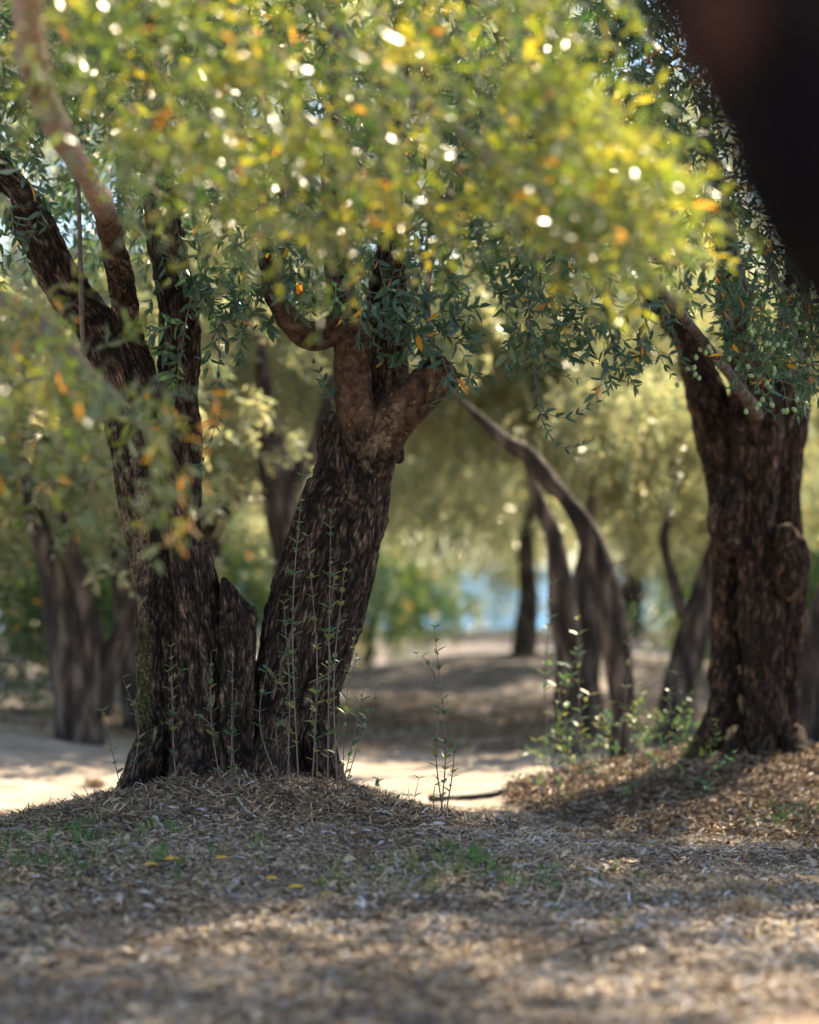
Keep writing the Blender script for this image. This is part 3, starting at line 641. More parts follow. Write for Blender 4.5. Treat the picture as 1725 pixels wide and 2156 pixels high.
def branch(owner, base, lst, d, mat=TWIG, sides=8):
    pts, rad = lim(lst, d); v, fs, *_ = tube(pts, rad, sides, len(pts) * 8); v = v + (fbm(v * 14, 2) - .5)[:, None] * .006
    link('branch', mesh_np('branch', v - base, fs, mat, True), owner)
branch(main, MB, [(520, -350, 14, 8.2), (640, -40, 12, 7.6), (720, 70, 12, 7.2), (880, 200, 12, 6.9), (1010, 310, 12, 6.6), (1150, 410, 11, 6.4), (1300, 500, 9, 6.3), (1420, 560, 6, 6.3)], 7)
SUNLIT_BARK = simple_mat('sunlit_limb_bark', [(.3, (.30, .23, .19)), (.55, (.50, .40, .34)), (.8, (.60, .50, .44))], 14, .8, .01)  # unused limb bark with sunlight put into its colour
branch(main, MB, [(-60, 590, 16, 7.4), (60, 660, 14, 7.1), (170, 760, 11, 6.9), (260, 850, 7, 6.8)], 7)
branch(main, MB, [(1010, 310, 7, 6.6), (1120, 260, 6, 6.5), (1260, 260, 4, 6.4)], 6.6); branch(main, MB, [(880, 200, 7, 6.9), (800, 350, 6, 6.8), (690, 450, 4, 6.7)], 6.8)
branch(main, MB, [(620, 300, 9), (600, 420, 10), (590, 560, 10), (600, 650, 14)], 9.95)
branch(main, MB, [(960, 350, 5), (930, 480, 6), (900, 600, 7), (905, 720, 8)], 9.95)
branch(main, MB, [(165, 380, 4), (168, 500, 5), (172, 640, 6), (176, 760, 4)], 9.9)
branch(main, MB, [(1100, 120, 6), (1090, 300, 6), (1104, 480, 4)], 9.75)
# upper crown of the main tree (above the picture), gives the shade; last one added to shade the front ground
def top_crown(owner, base, at, s, i, rz):
    o = link('crown', CROWNS[i % 4], owner, kind='stuff'); o.location = tuple(np.array(at) - base); o.scale = s if hasattr(s, '__len__') else (s,) * 3; o.rotation_euler = (0, 0, rz)
top_crown(main, MB, (-1.2, 9.9, 4.6), (1.0, 1.0, .8), 0, 0); top_crown(main, MB, (.5, 10.2, 4.9), (1.0, 1.0, .8), 1, 1.5); top_crown(main, MB, (-1.9, 8.2, 4.6), (.9, .8, .6), 2, 2.5); top_crown(main, MB, (2.3, 10.5, 5.3), (.9, .9, .6), 2, .5)  # last crown is added only to shade the front ground

# ------------------------------------------------------------------ foliage and fruit of the right tree
rr_ = np.random.default_rng(33)
RN, RF = ([], []), ([], [])
p = clumpy(poly_sample([(1290, -200), (1420, -200), (1520, 60), (1560, 330), (1540, 470), (1420, 380), (1300, 240), (1225, 190), (1250, 60)], 300, 9.6, 10.8, rr_), rr_, .15, 3)
add(RF, sprays(p, rand_dirs(rr_, len(p), .6), rr_, .24, 6, .064, .24, .6, .04, (0, .5)))
p = clumpy(poly_sample([(1420, 380), (1530, 300), (1760, 560), (1760, 760), (1690, 800), (1600, 760), (1480, 650), (1370, 600), (1430, 560)], 190, 9.6, 10.6, rr_), rr_, .15, 3)
add(RF, sprays(p, rand_dirs(rr_, len(p), .7), rr_, .22, 6, .064, .24, .6, .05, (0, .6)))
for pts, r in (([(1490, 330), (1520, 430), (1550, 520), (1560, 560)], 9), ([(1610, 560), (1650, 640), (1640, 760), (1660, 860)], 4), ([(1700, 700), (1600, 780), (1560, 800)], 3), ([(1560, 600), (1600, 700), (1570, 800), (1600, 850), (1640, 880)], 3.5),
               ([(1640, 800), (1700, 820), (1760, 830)], 3), ([(1380, 620), (1420, 700), (1440, 760), (1470, 800)], 3), ([(1640, 400), (1690, 560), (1700, 700), (1720, 830)], 6)):
    twig_path(pts, 9.95, rr_, store=RF, r=r)
foliage_parts(right, RB, ([], []), RF, LEAF_SUN, LEAF_SHADE, rr_, 0, 290)
branch(right, RB, [(1480, 200, 8), (1500, 330, 9), (1530, 450, 9), (1560, 570, 7), (1590, 640, 6)], 10.2); branch(right, RB, [(1590, 480, 7), (1640, 600, 8), (1690, 760, 7)], 10.4)
branch(right, RB, [(1330, 540, 8, 8.2), (1400, 620, 9, 8.8), (1470, 705, 10, 9.8), (1545, 800, 12, 11.4), (1600, 880, 16, 12.3)], 9, BARK_FAR)
th = np.linspace(0, 2 * np.pi, 10, endpoint=False); ph = np.linspace(0, np.pi, 8)
ov = np.array([(math.sin(a) * math.cos(b), math.sin(a) * math.sin(b), math.cos(a) * 1.4) for a in ph for b in th]) * .0085
oq = np.array([(i * 10 + j, i * 10 + (j + 1) % 10, (i + 1) * 10 + (j + 1) % 10, (i + 1) * 10 + j) for i in range(7) for j in range(10)])
ome = mesh_np('olive', ov, [oq], OLIVE, True)
oc = [(1640, 590), (1610, 650), (1660, 640), (1590, 700), (1680, 690), (1700, 760), (1620, 800), (1570, 770), (1500, 740), (1450, 790), (1665, 850), (1400, 80), (1450, 130), (1500, 260), (1620, 700), (1600, 860)]
for k in range(85):
    c = oc[k % len(oc)]; q = P(c[0] + rr_.normal() * 17, c[1] + rr_.normal() * 17, 9.6 + rr_.normal() * .05)
    o = link('olive', ome, right); o.location = tuple(q - RB); s = rr_.uniform(.7, 1.2); o.scale = (s, s, s); o.rotation_euler = (rr_.normal() * .4, rr_.normal() * .4, 0)
for k, (u, v) in enumerate([(850, 655), (835, 680), (880, 670), (790, 650), (700, 660), (1005, 640), (1130, 700), (1175, 690)]):
    for m in range(2):
        o = link('olive', ome, main); o.location = tuple(P(u + rr_.normal() * 8, v + rr_.normal() * 8, 9.45) - MB)
top_crown(right, RB, (2.3, 12.4, 4.7), (.95, .95, .75), 3, .4); top_crown(right, RB, (3.9, 12.8, 4.2), (.9, .9, .8), 1, 2.)
top_crown(neart, NB, (.6, 3.6, 3.6), (.9, .8, .6), 2, 1.); top_crown(neart, NB, (2.2, 3.2, 3.4), (.9, .9, .7), 0, 1.)

# ------------------------------------------------------------------ the grove behind
def stem_tree(base_uv, d, paths, label, crowns, seed):
    x = P(base_uv[0], base_uv[1], d)[0]; b = (x, d, tz(x, d) - .05)
    stems = [lim(p, d) for p in paths]
    for s in stems[:1]:
        s[0].insert(0, np.array((x, d, b[2] - .15))); s[1].insert(0, s[1][0] * 1.3)
    cs = [(tuple(P(u, v, dd)), s, i, rz) for (u, v, dd, s, i, rz) in crowns]
    return grove_tree(b, stems, label, cs[0][0], cs[0][1], cs[0][2], cs[0][3], seed, cs[1:])
stem_tree((165, 1560), 15.2, [[(165, 1540, 48), (150, 1400, 46), (125, 1280, 34), (100, 1180, 26), (70, 1050, 20), (60, 900, 16)], [(170, 1470, 40), (190, 1340, 28), (160, 1200, 20), (130, 1100, 16)], [(200, 1500, 34), (230, 1400, 26), (270, 1300, 20), (320, 1200, 14)]],
          'blurred three stemmed olive tree behind the left of the mound', [(90, 900, 16.5, .9, 0, .3), (-150, 1050, 17, .75, 1, 1.3), (260, 700, 17, .8, 2, 2.), (-100, 200, 16.5, .9, 1, .2), (330, 150, 17, .9, 3, 2.2)], 3)
stem_tree((290, 1540), 16.5, [[(290, 1520, 30), (275, 1400, 26), (262, 1280, 22), (250, 1150, 18), (255, 1000, 14)]], 'slim blurred olive trunk between the left tree and the mound tree', [(250, 930, 18, .8, 1, .6)], 5)
stem_tree((600, 1540), 16.0, [[(600, 1500, 40), (605, 1350, 34), (610, 1180, 34), (590, 1060, 38), (575, 960, 32), (560, 850, 20)], [(590, 1050, 24), (660, 950, 16), (690, 850, 12)]], 'dark olive trunk seen through the fork of the mound tree', [(560, 720, 17.5, .8, 3, .9), (800, 800, 19, .7, 0, 2.9), (720, 250, 18.5, .9, 0, .9), (1100, 150, 20, .9, 1, 3.9)], 7)
stem_tree((1315, 1565), 15.0, [[(1318, 1545, 30), (1312, 1480, 26), (1300, 1380, 28), (1286, 1290, 27), (1262, 1200, 30), (1236, 1120, 26), (1190, 1050, 18), (1150, 1005, 20), (1110, 955, 17), (1065, 930, 15)]],
          'arching olive tree with its limb bending left over the path', [(1010, 780, 18.6, .6, 2, .2), (1330, 700, 18.4, .7, 1, 2.2)], 11)
stem_tree((1200, 1565), 15.4, [[(1204, 1550, 32), (1190, 1470, 24), (1200, 1380, 26), (1186, 1290, 30), (1180, 1220, 24), (1166, 1130, 18), (1130, 1040, 12)]], 'straight dark olive trunk left of the arching tree', [(1200, 870, 19, .7, 3, .7), (1400, 950, 16.6, (.40, .40, .5), 0, 1.7)], 13)
stem_tree((1240, 1520), 17.0, [[(1245, 1500, 26), (1232, 1420, 30), (1236, 1320, 34), (1225, 1250, 26), (1235, 1160, 16)]], 'stout dark olive trunk half behind the straight one', [(1230, 980, 20.5, .8, 0, .1)], 17)
stem_tree((1425, 1530), 16.5, [[(1425, 1510, 38), (1445, 1400, 36), (1470, 1300, 32), (1500, 1200, 30), (1540, 1080, 22)], [(1440, 1300, 12), (1400, 1150, 11), (1410, 1080, 10), (1425, 980, 9), (1420, 880, 6)]],
          'grey olive trunk leaning right behind the knotted tree', [(1450, 860, 18.5, .8, 1, .5), (1640, 850, 19, .8, 2, 1.5), (1440, 1090, 18.6, (.5, .5, .42), 2, 4.)], 19)
stem_tree((1725, 1620), 13.2, [[(1730, 1600, 60), (1725, 1450, 46), (1740, 1320, 44), (1780, 1200, 40), (1840, 1000, 34)]], 'leaning olive trunk cut by the right edge of the view', [(2260, 700, 15.5, .8, 3, .5)], 23)
stem_tree((1100, 1440), 23.5, [[(1100, 1430, 34), (1102, 1380, 26), (1108, 1320, 24), (1115, 1250, 19), (1108, 1150, 17), (1120, 1040, 12), (1110, 920, 8)]], 'dark far olive trunk on the small rise beyond the path', [(1150, 1020, 24.5, .8, 2, 1.7), (880, 430, 22, (1.0, 1.0, .5), 1, 2.2), (1180, 420, 20.5, (.9, .9, .5), 0, 2.2), (1350, 430, 23, (1., 1., .5), 3, 1.2), (1250, 560, 26, (1.1, 1.1, .5), 1, .2), (980, 1060, 25, (.7, .7, .6), 3, 1.2)], 29)  # the flattened high crowns are added only to shade the far ground
pos_names = [(-8, 20), (-4.6, 21), (-10, 26), (-2.2, 23), (-6.5, 29), (-3.4, 33), (5.2, 22), (8.5, 26), (3.6, 30), (9.5, 20), (-1.2, 27), (-12, 33), (11, 31), (6.2, 36), (-8, 38), (-.9, 37), (-4.2, 40), (3.6, 40), (9, 39), (-14, 40), (14, 38)]
where = ['far left', 'left', 'outer left', 'left centre', 'left middle', 'inner left', 'right', 'outer right', 'inner right', 'far right', 'centre left', 'extreme left', 'extreme right', 'right middle', 'left rear', 'centre', 'rear left of centre', 'rear centre', 'rear right', 'rear far left', 'rear far right']
for k, ((x, y), w) in enumerate(zip(pos_names, where)):
    auto_tree(x, y, random.uniform(1.6, 2.3), .20, (random.uniform(-.5, .5), random.uniform(-.3, .3)), 'blurred sunlit olive tree deep in the grove, %s of the view' % w, 40 + k, s=random.uniform(.9, 1.15))
# two denser rows at the back of the grove, where it ends above the sea
bk = np.random.default_rng(404); n_ = 0
for k, (x, y) in enumerate([(x + bk.uniform(-.8, .8), y + bk.uniform(-1.5, 1.5)) for y, step in ((36, 3.6), (43, 3.3)) for x in np.arange(-17, 18, step)]):
    u = (x / y / (28.8 / F) + .5) * 1725
    if 860 < u < 1260: continue
    z = tz(x, y); s = bk.uniform(1.05, 1.4)
    grove_tree((x, y, z - .1), [([(x, y, z - .1), (x + .1, y, z + .8), (x + bk.uniform(-.3, .3), y, z + 1.7)], [.26, .2, .16])], 'distant olive tree in the rows closing the back of the grove', (x, y, z + 1.2), (s, s, s * 1.35), k, bk.uniform(0, 6), 500 + k, group='rows of distant olive trees')
DARKC = crown_mesh(300, 20, 60, 1.1, .8, .08, mat=LEAF_SHADE, name='shrub_foliage')
for k, (u, d, s, lb) in enumerate([(-40, 19, 1.2, 'dark evergreen shrub at the left edge behind the grove trunks'), (330, 24, 1.1, 'dark shrub low behind the left trunks'), (770, 27, .9, 'dark blue green shrub right of the mound tree'), (1640, 23, 1.0, 'dark shrub glimpsed behind the knotted tree')]):
    x = P(u, 1400, d)[0]; z = tz(x, d); t = empty('shrub', (x, d, z), lb, 'shrub', 'dark shrubs in the grove')
    o = link('foliage', DARKC, t, kind='stuff'); o.location = (0, 0, .65 * s); o.scale = (s, s, s)
    v, f = trunk_geo([([(0, 0, -.1), (.05, 0, .4), (.1, 0, .8)], [.05, .04, .02])], 8, seed=k); link('stem', mesh_np('stem', v, f, BARK_FAR, True), t)
# trees beside the view that shade the ground in front
for k, (x, y, lb) in enumerate([(-4.6, 12.5, 'olive tree just outside the left edge'), (-4.4, 7.0, 'olive tree beside the camera on the left'), (4.6, 10.8, 'olive tree just outside the right edge'), (5.6, 17.0, 'olive tree right of the knotted tree')]):
    auto_tree(x, y, 3.5 if k == 2 else 2.2, .22, (-.6 if k == 2 else .3, 0), lb, 80 + k, s=1.1, group='olive trees beside the view')
# far tree line
rng = np.random.default_rng(5)
for k in range(0): pass

# ------------------------------------------------------------------ shoots
def shoot(bu, bv, tu, tv, d, rng, label, group, leafsz=.038, r=2.4, spacing=.036, extra=(), kink=0.):
    x = P(bu, bv, d)[0]; b = np.array((x, d, tz(x, d) - .01)); t = empty('olive_shoot', tuple(b), label, 'shoot', group)
    top = P(tu, tv, d - .02); n = 0
    side_ = []
    if tv < bv - 180 and rng.random() < .7:
        for q_ in range(rng.integers(1, 3)):
            c_ = b + (top - b) * rng.uniform(.3, .75); side_.append((c_, c_ + np.array((rng.normal() * .05, rng.normal() * .03, rng.uniform(.07, .16)))))
    for (p0, p1) in [(b, top)] + side_ + [(P(a[0], a[1], d), P(a[2], a[3], d - .03)) for a in extra]:
        p0 = p0.copy(); 
        if n: p0[2] = max(p0[2], 0)
        H = np.linalg.norm(p1 - p0); mid = (p0 + p1) / 2 + rng.normal(size=3) * (H * .035 + .006) + np.array((kink, 0, 0)) * H
        c = catmull([p0, mid, p1], 40); v, fs, *_ = tube([p0, mid, p1], [r / 1000, r * .8 / 1000, r * .35 / 1000], 5, 16)
        link('stem', mesh_np('stem', v - b, fs, SHOOT, True), t)
        m = max(3, int(H / spacing * .85)); tt = np.linspace(.12, .99, m) if H > .3 else np.linspace(.3, .99, m); tt = np.clip(tt + rng.normal(size=m) * .35 / m, .08, 1)
        pos = np.stack([np.interp(tt, np.linspace(0, 1, 40), c[:, q]) for q in range(3)], -1); tg = p1 - p0; tg = tg / np.linalg.norm(tg)
        for q in range(m):
            a = (q % 2) * math.pi / 2 + rng.normal() * .35; s = np.array((math.cos(a), math.sin(a), 0))
            for sg in (-1, 1):
                if rng.random() < .08 + (.25 if tt[q] < .35 else 0): continue
                L = leafsz * rng.uniform(.45, 1.3) * (1.15 - .5 * abs(tt[q] - .6)); dr = s * sg * rng.uniform(.7, 1) + tg * rng.uniform(.25, .8)
                S = dict(pos=np.zeros((1, 3)), dir=dr[None], up=(tg + rng.normal(size=3) * .2)[None], len=np.array([L]), wid=np.array([L * .42]), tint=np.array([0.]))
                dd, ss, nn = frames(S['dir'], S['up']); o = bpy.data.objects.new('leaf', SHL[int(rng.random() * 3)]); COL.objects.link(o); o.parent = t
                M = np.eye(4); M[:3, 0] = dd[0] * L; M[:3, 1] = ss[0] * L; M[:3, 2] = nn[0] * L; M[:3, 3] = pos[q] - b; from mathutils import Matrix; o.matrix_local = Matrix(M.tolist())
        n += 1
    return t
SHL = []
for tnt in (.1, .5, .95):
    a, f2, t2 = leaves_geo(T8, {'pos': np.zeros((1, 3)), 'dir': np.array([[1., 0, 0]]), 'up': np.array([[0, 0, 1.]]), 'len': np.array([1.]), 'wid': np.array([.42]), 'tint': np.array([tnt])})
    SHL.append(mesh_np('shoot_leaf', a, f2, LEAF_SHOOT, False, {'tint': t2}))
rs = np.random.default_rng(8)
G = 'olive shoots sprouting at the foot of the mound tree'
shoot(886, 1712, 882, 1640, 9.5, rs, 'low leafy sprig nearest the lone tall shoot', 'low sprigs on the right crest of the mound', spacing=.025)
SH = [(266, 1650, 258, 1425, 9.7, 'upright leafy shoot at the left foot of the mound tree'), (262, 1650, 214, 1488, 9.7, 'shoot leaning out to the left of the mound tree'),
      (374, 1590, 360, 1362, 9.4, 'single shoot in front of the left stem'), (468, 1640, 445, 1372, 9.4, 'shoot tipped with yellow green right of the left stem'),
      (487, 1630, 490, 1388, 9.4, 'shoot in front of the broken stump wedge'), (508, 1660, 500, 1452, 9.35, 'shorter shoot below the broken stump wedge'),
      (594, 1640, 566, 1385, 9.35, 'shoot slanting left at the foot of the right stem'), (606, 1640, 597, 1262, 9.35, 'tall shoot on the left face of the right stem'),
      (630, 1650, 640, 990, 9.3, 'tallest shoot reaching the upper part of the right stem'), (656, 1640, 647, 1130, 9.3, 'second tallest shoot beside the tallest one'),
      (690, 1670, 697, 1080, 9.3, 'tall bare stemmed shoot on the middle of the right stem'), (712, 1700, 728, 1182, 9.3, 'tall shoot on the right edge of the right stem'),
      (668, 1640, 655, 1480, 9.35, 'short leafy shoot low on the right stem'), (720, 1655, 797, 1445, 9.5, 'shoot bending far out to the right of the trunk'),
      (716, 1650, 774, 1412, 9.5, 'upright forked shoot right of the trunk'), (722, 1620, 748, 1322, 9.6, 'thin pale shoot just clear of the trunk')]
for s in SH: shoot(*s[:5], rs, s[5], G, r=3.2 if s[1] - s[3] > 300 else 2.5)
shoot(928, 1728, 914, 1315, 9.4, rs, 'lone tall shoot standing clear on the right slope of the mound', 'lone shoots on the mound', spacing=.028, r=3.2, extra=((935, 1725, 926, 1480), (938, 1720, 958, 1572), (915, 1715, 917, 1650)))
for k, (bu, bv, tu, tv) in enumerate([(865, 1720, 860, 1660), (790, 1690, 800, 1640), (845, 1712, 838, 1668)]):
    shoot(bu, bv, tu, tv, 9.5, rs, ['low sprig near the lone shoot', 'low sprig close to the trunk foot', 'low sprig between the other two'][k], 'low sprigs on the right crest of the mound', spacing=.03)
MIDS = [(1180, 1680, 1165, 1225), (1195, 1690, 1140, 1330), (1230, 1690, 1215, 1300), (1250, 1680, 1262, 1430), (1290, 1660, 1340, 1290), (1330, 1640, 1350, 1440), (1390, 1640, 1430, 1420), (1215, 1690, 1190, 1380), (1170, 1690, 1130, 1560), (1420, 1650, 1440, 1500), (1260, 1690, 1290, 1480)]
MW = ['tallest', 'left leaning', 'second', 'fourth', 'tall right leaning', 'sixth', 'rightmost leaning', 'third', 'short left', 'short right', 'middle']
for k, s in enumerate(MIDS):
    shoot(*s, 11.6 + .1 * k, rs, MW[k] + ' blurred shoot in the thicket left of the knotted tree', 'thicket of shoots left of the knotted tree', leafsz=.048, r=3.5, spacing=.06)
# thicket undergrowth
rg = np.random.default_rng(14)
p = np.stack([rg.uniform(.6, 1.5, 220), rg.uniform(11.4, 13.4, 220), np.zeros(220)], -1); p[:, 2] = terrain(p[:, 0], p[:, 1]) + rg.uniform(0, .25, 220)
p = p[:75]; L, tw = sprays(p, rand_dirs(rg, 75, -.9), rg, .16, 5, .032, .4, 0, .05, (.0, 1.)); v, f, t = leaves_geo(T4, L)
link('undergrowth', mesh_np('undergrowth', v, f, LEAF_SHOOT, False, {'tint': t}), kind='stuff', label='low leafy undergrowth beside the knotted tree', category='undergrowth')

# ------------------------------------------------------------------ litter, grass
def flat_pieces(n, x, y, rng, ln, wd, tilt, lift, tint, T):
    z = terrain(x, y) + rng.uniform(0, lift, n); a = rng.uniform(0, 2 * np.pi, n); el = rng.normal(size=n) * tilt
    d = np.stack([np.cos(a) * np.cos(el), np.sin(a) * np.cos(el), np.sin(el)], -1)
    up = np.stack([rng.normal(size=n) * .5, rng.normal(size=n) * .5, np.ones(n)], -1)
    return leaves_geo(T, dict(pos=np.stack([x, y, z], -1), dir=d, up=up, len=ln, wid=wd, tint=tint))
TQ = (np.array([(0, .5, 0), (0, -.5, 0), (1, -.35, .03), (1, .35, .03)]), [np.array([(0, 1, 2, 3)])])
TS = (np.array([(0, .5, 0), (0, -.5, 0), (.5, -.5, .09), (.5, .5, .09), (1, -.3, .0), (1, .3, .0)]), [np.array([(0, 1, 2, 3), (3, 2, 4, 5)])])
def litter(n, y0, y1, seed, lmin, lmax, w, tilt, lift, T, name, label, lo=0., hi=.95, power=1.0):
    rng = np.random.default_rng(seed); y = y0 + (y1 - y0) * rng.random(n) ** power; x = rng.uniform(-1, 1, n) * (.19 * y + .35)
    keep = fbm(np.stack([x * 1.9, y * 1.4, x * 0 + 3.3], -1), 3) > .27 + rng.random(n) * .17; x, y = x[keep], y[keep]; n = len(x)
    ln = rng.uniform(lmin, lmax, n) * rng.uniform(.5, 1, n); q = noise3(np.stack([x * 2.2, y * 2.2, x * 0 + seed], -1))
    tint = np.clip(rng.normal(size=n) * .28 + .36 + q * .38, lo, hi); tint = np.where(rng.random(n) < .012, rng.uniform(.9, 1, n), tint)
    v, f, t = flat_pieces(n, x, y, rng, ln, w * rng.uniform(.6, 1.4, n), tilt, lift, tint, T)
    link(name, mesh_np(name, v, f, LITTER, False, {'tint': t}), kind='stuff', label=label, category='litter')
litter(250000, 4.6, 11.6, 51, .025, .075, .0034, .22, .016, TS, 'dry_straw', 'dry straw and grass stalks strewn over the grove floor')
litter(130000, 4.6, 11.6, 52, .018, .05, .012, .3, .012, T2, 'dead_leaves', 'small dead leaves and bark chips strewn over the grove floor', 0, .9)
litter(5000, 4.8, 11.6, 57, .05, .085, .017, .35, .02, T4, 'whole_dead_leaves', 'whole curled dead leaves lying on the litter', .15, .93)
litter(60000, 15.6, 21, 53, .03, .08, .012, .3, .012, T2, 'far_litter', 'blurred dead leaves on the ground beyond the mound')
rng = np.random.default_rng(54); n = 46000; a_ = rng.uniform(0, 2 * np.pi, n); q_ = np.sqrt(rng.random(n)); x = RX + np.cos(a_) * q_ * 1.25; y = 12.0 + np.sin(a_) * q_ * 1.45
v, f, t = flat_pieces(n, x, y, rng, rng.uniform(.02, .07, n), rng.uniform(.004, .012, n), .28, .03, np.clip(rng.normal(size=n) * .28 + .46, 0, .96), T2)
link('bank_litter', mesh_np('bank_litter', v, f, LITTER, False, {'tint': t}), kind='stuff', label='brown leaf litter heaped on the bank under the knotted tree', category='litter')
rng = np.random.default_rng(55); n = 60000; a_ = rng.uniform(0, 2 * np.pi, n); q_ = rng.random(n) ** .7; x = MX + .05 + np.cos(a_) * q_ * 1.15; y = 9.75 + np.sin(a_) * q_ * .95
v, f, t = flat_pieces(n, x, y, rng, rng.uniform(.015, .06, n), rng.uniform(.002, .006, n), .36, .03, np.clip(rng.normal(size=n) * .26 + .36, 0, .95), TS)
link('mound_litter', mesh_np('mound_litter', v, f, LITTER, False, {'tint': t}), kind='stuff', label='loose straw and leaf debris piled round the foot of the mound tree', category='litter')
rng = np.random.default_rng(58); tb = []
for k in range(170):
    y0 = rng.uniform(5, 12); x0 = rng.uniform(-1, 1) * (.19 * y0 + .2); a_ = rng.uniform(0, 6.28); L_ = rng.uniform(.06, .24); q_ = []
    for m in range(4):
        xx = x0 + math.cos(a_) * L_ * m / 3 + rng.normal() * .008; yy = y0 + math.sin(a_) * L_ * m / 3; q_.append((xx, yy, tz(xx, yy) + .02 + rng.uniform(0, .012)))
    rr = rng.uniform(.0015, .004); tb.append(tube(q_, [rr, rr, rr * .8, rr * .5], 5, 8)[:2])
v, f = join(tb); link('scattered_twigs', mesh_np('scattered_twigs', v, f, TWIG, True), kind='stuff', label='small broken twigs scattered over the litter', category='twigs')
# upright dry stubble
rng = np.random.default_rng(77); n = 16000; y = rng.uniform(4.6, 12, n); x = rng.uniform(-1, 1, n) * (.19 * y + .35)
kk = noise3(np.stack([x * 3, y * 3, x * 0 + 4], -1)) > .5; x, y = x[kk], y[kk]; n = len(x)
d = rng.normal(size=(n, 3)) * .45; d[:, 2] = 1; ln = rng.uniform(.012, .05, n)
v, f, t = leaves_geo(TQ, dict(pos=np.stack([x, y, terrain(x, y) - .003], -1), dir=d, up=rng.normal(size=(n, 3)), len=ln, wid=np.full(n, .0022), tint=rng.uniform(.4, .88, n)))
link('dry_stubble', mesh_np('dry_stubble', v, f, LITTER, False, {'tint': t}), kind='stuff', label='short upright dry grass stubble on the grove floor', category='dry grass')
# green grass patches
def unproj_ground(u, v):
    d = 8.0
    for _ in range(30):
        q = P(u, v, d); g = float(terrain(np.array([q[0]]), np.array([d]), False)[0]); dz = q[2] - g; d += dz * 3.0; d = min(max(d, 4.5), 16)
    return P(u, v, d)
def grass_patch(name, patches, seed, label, tlo, thi, hmax=.07):
    rng = np.random.default_rng(seed); bl = []
    for (u, v, ru, rv, tufts, per) in patches:
        for k in range(tufts):
            c = unproj_ground(u + rng.normal() * ru, v + rng.normal() * rv); m = max(3, int(per * rng.uniform(.5, 1.4)))
            q = c + rng.normal(size=(m, 3)) * .014; q[:, 2] = terrain(q[:, 0], q[:, 1]) - .004
            d = rng.normal(size=(m, 3)) * .38; d[:, 2] = 1; h = hmax * rng.uniform(.35, 1) ; ln = h * rng.uniform(.5, 1.1, m)
            bl.append(dict(pos=q, dir=d, up=np.array((0, -1., 0)) + rng.normal(size=(m, 3)) * .6, len=ln, wid=np.full(m, .006), tint=rng.uniform(tlo, thi, m)))
    v, f, t = leaves_geo((np.array([(0, .5, 0), (0, -.5, 0), (.5, -.45, .04), (.5, .45, .04), (1, 0, -.08)]), [np.array([(0, 1, 2, 3)]), np.array([(3, 2, 4)])]), cat(*bl))
    link(name, mesh_np(name, v, f, GRASS, False, {'tint': t}), kind='stuff', label=label, category='grass')
grass_patch('green_grass', [(90, 1740, 70, 16, 22, 10), (200, 1750, 60, 22, 24, 10), (110, 1800, 110, 30, 60, 8), (250, 1830, 100, 20, 30, 7), (330, 1760, 30, 15, 8, 6)], 61, 'fresh green grass on the left slope of the mound', 0, .75)
grass_patch('green_grass', [(1000, 1815, 45, 14, 34, 11), (1050, 1840, 60, 18, 18, 7), (950, 1860, 80, 16, 16, 7), (1230, 1880, 90, 30, 22, 6), (520, 1790, 40, 20, 6, 6)], 62, 'green grass tufts right of centre on the mound slope', .1, .85)
grass_patch('yellowing_grass', [(780, 1830, 90, 22, 50, 9), (880, 1850, 60, 18, 30, 9), (1400, 1890, 120, 25, 16, 7), (400, 1870, 80, 20, 20, 6)], 63, 'yellowing grass in the middle of the slope', .7, 1., .05)
grass_patch('shaded_grass', [(1680, 1720, 60, 15, 25, 8), (1620, 1750, 60, 12, 12, 6)], 64, 'dark grass below the knotted tree', 0, .5, .09)

# ------------------------------------------------------------------ single things on the ground
def flat_leaf(u, v, ln, mat, label, group, name='fallen_leaf', cat_='fallen leaf', rot=None, wid=.3):
    c = unproj_ground(u, v); c[2] = tz(c[0], c[1]) + .016
    a = random.uniform(-.6, .6) if rot is None else rot
    vv, ff, tt = leaves_geo(T8, dict(pos=np.zeros((1, 3)), dir=np.array([[math.cos(a), math.sin(a), .12]]), up=np.array([[0, -.55, 1.]]), len=np.array([ln]), wid=np.array([ln * wid]), tint=np.array([.5])))
    o = link(name, mesh_np(name, vv, ff, mat), label=label, category=cat_, group=group); o.location = tuple(c); return o
for k, (u, v, lb) in enumerate([(170, 1857, 'yellow fallen leaf at the lower left of the grass'), (300, 1835, 'yellow fallen leaf among the left grass'), (345, 1828, 'orange yellow fallen leaf below the left stem'), (452, 1820, 'yellow fallen leaf centred below the trunk'),
                                (555, 1862, 'yellow fallen leaf right of the straw patch'), (605, 1875, 'yellow fallen leaf on the middle slope'), (672, 1888, 'yellow fallen leaf next to the yellowing grass'), (278, 1660, 'yellow fallen leaf at the left foot of the trunk'),
                                (1320, 1740, 'orange fallen leaf on the bank below the thicket'), (250, 1880, 'brown yellow fallen leaf left of centre')]):
    flat_leaf(u, v, .058, YELLOW, lb, 'yellow leaves fallen on the ground')
for k, (u, v, lb) in enumerate([(442, 1632, 'white leaf upright at the trunk foot'), (412, 1712, 'white leaf on the upper slope'), (320, 1890, 'pale curled leaf left of centre'), (1110, 1740, 'pale leaf in front of the pipe')]):
    flat_leaf(u, v, .055, PALE, lb, 'pale bleached leaves', 'bleached_leaf', 'dry leaf', rot=1.2 + k)
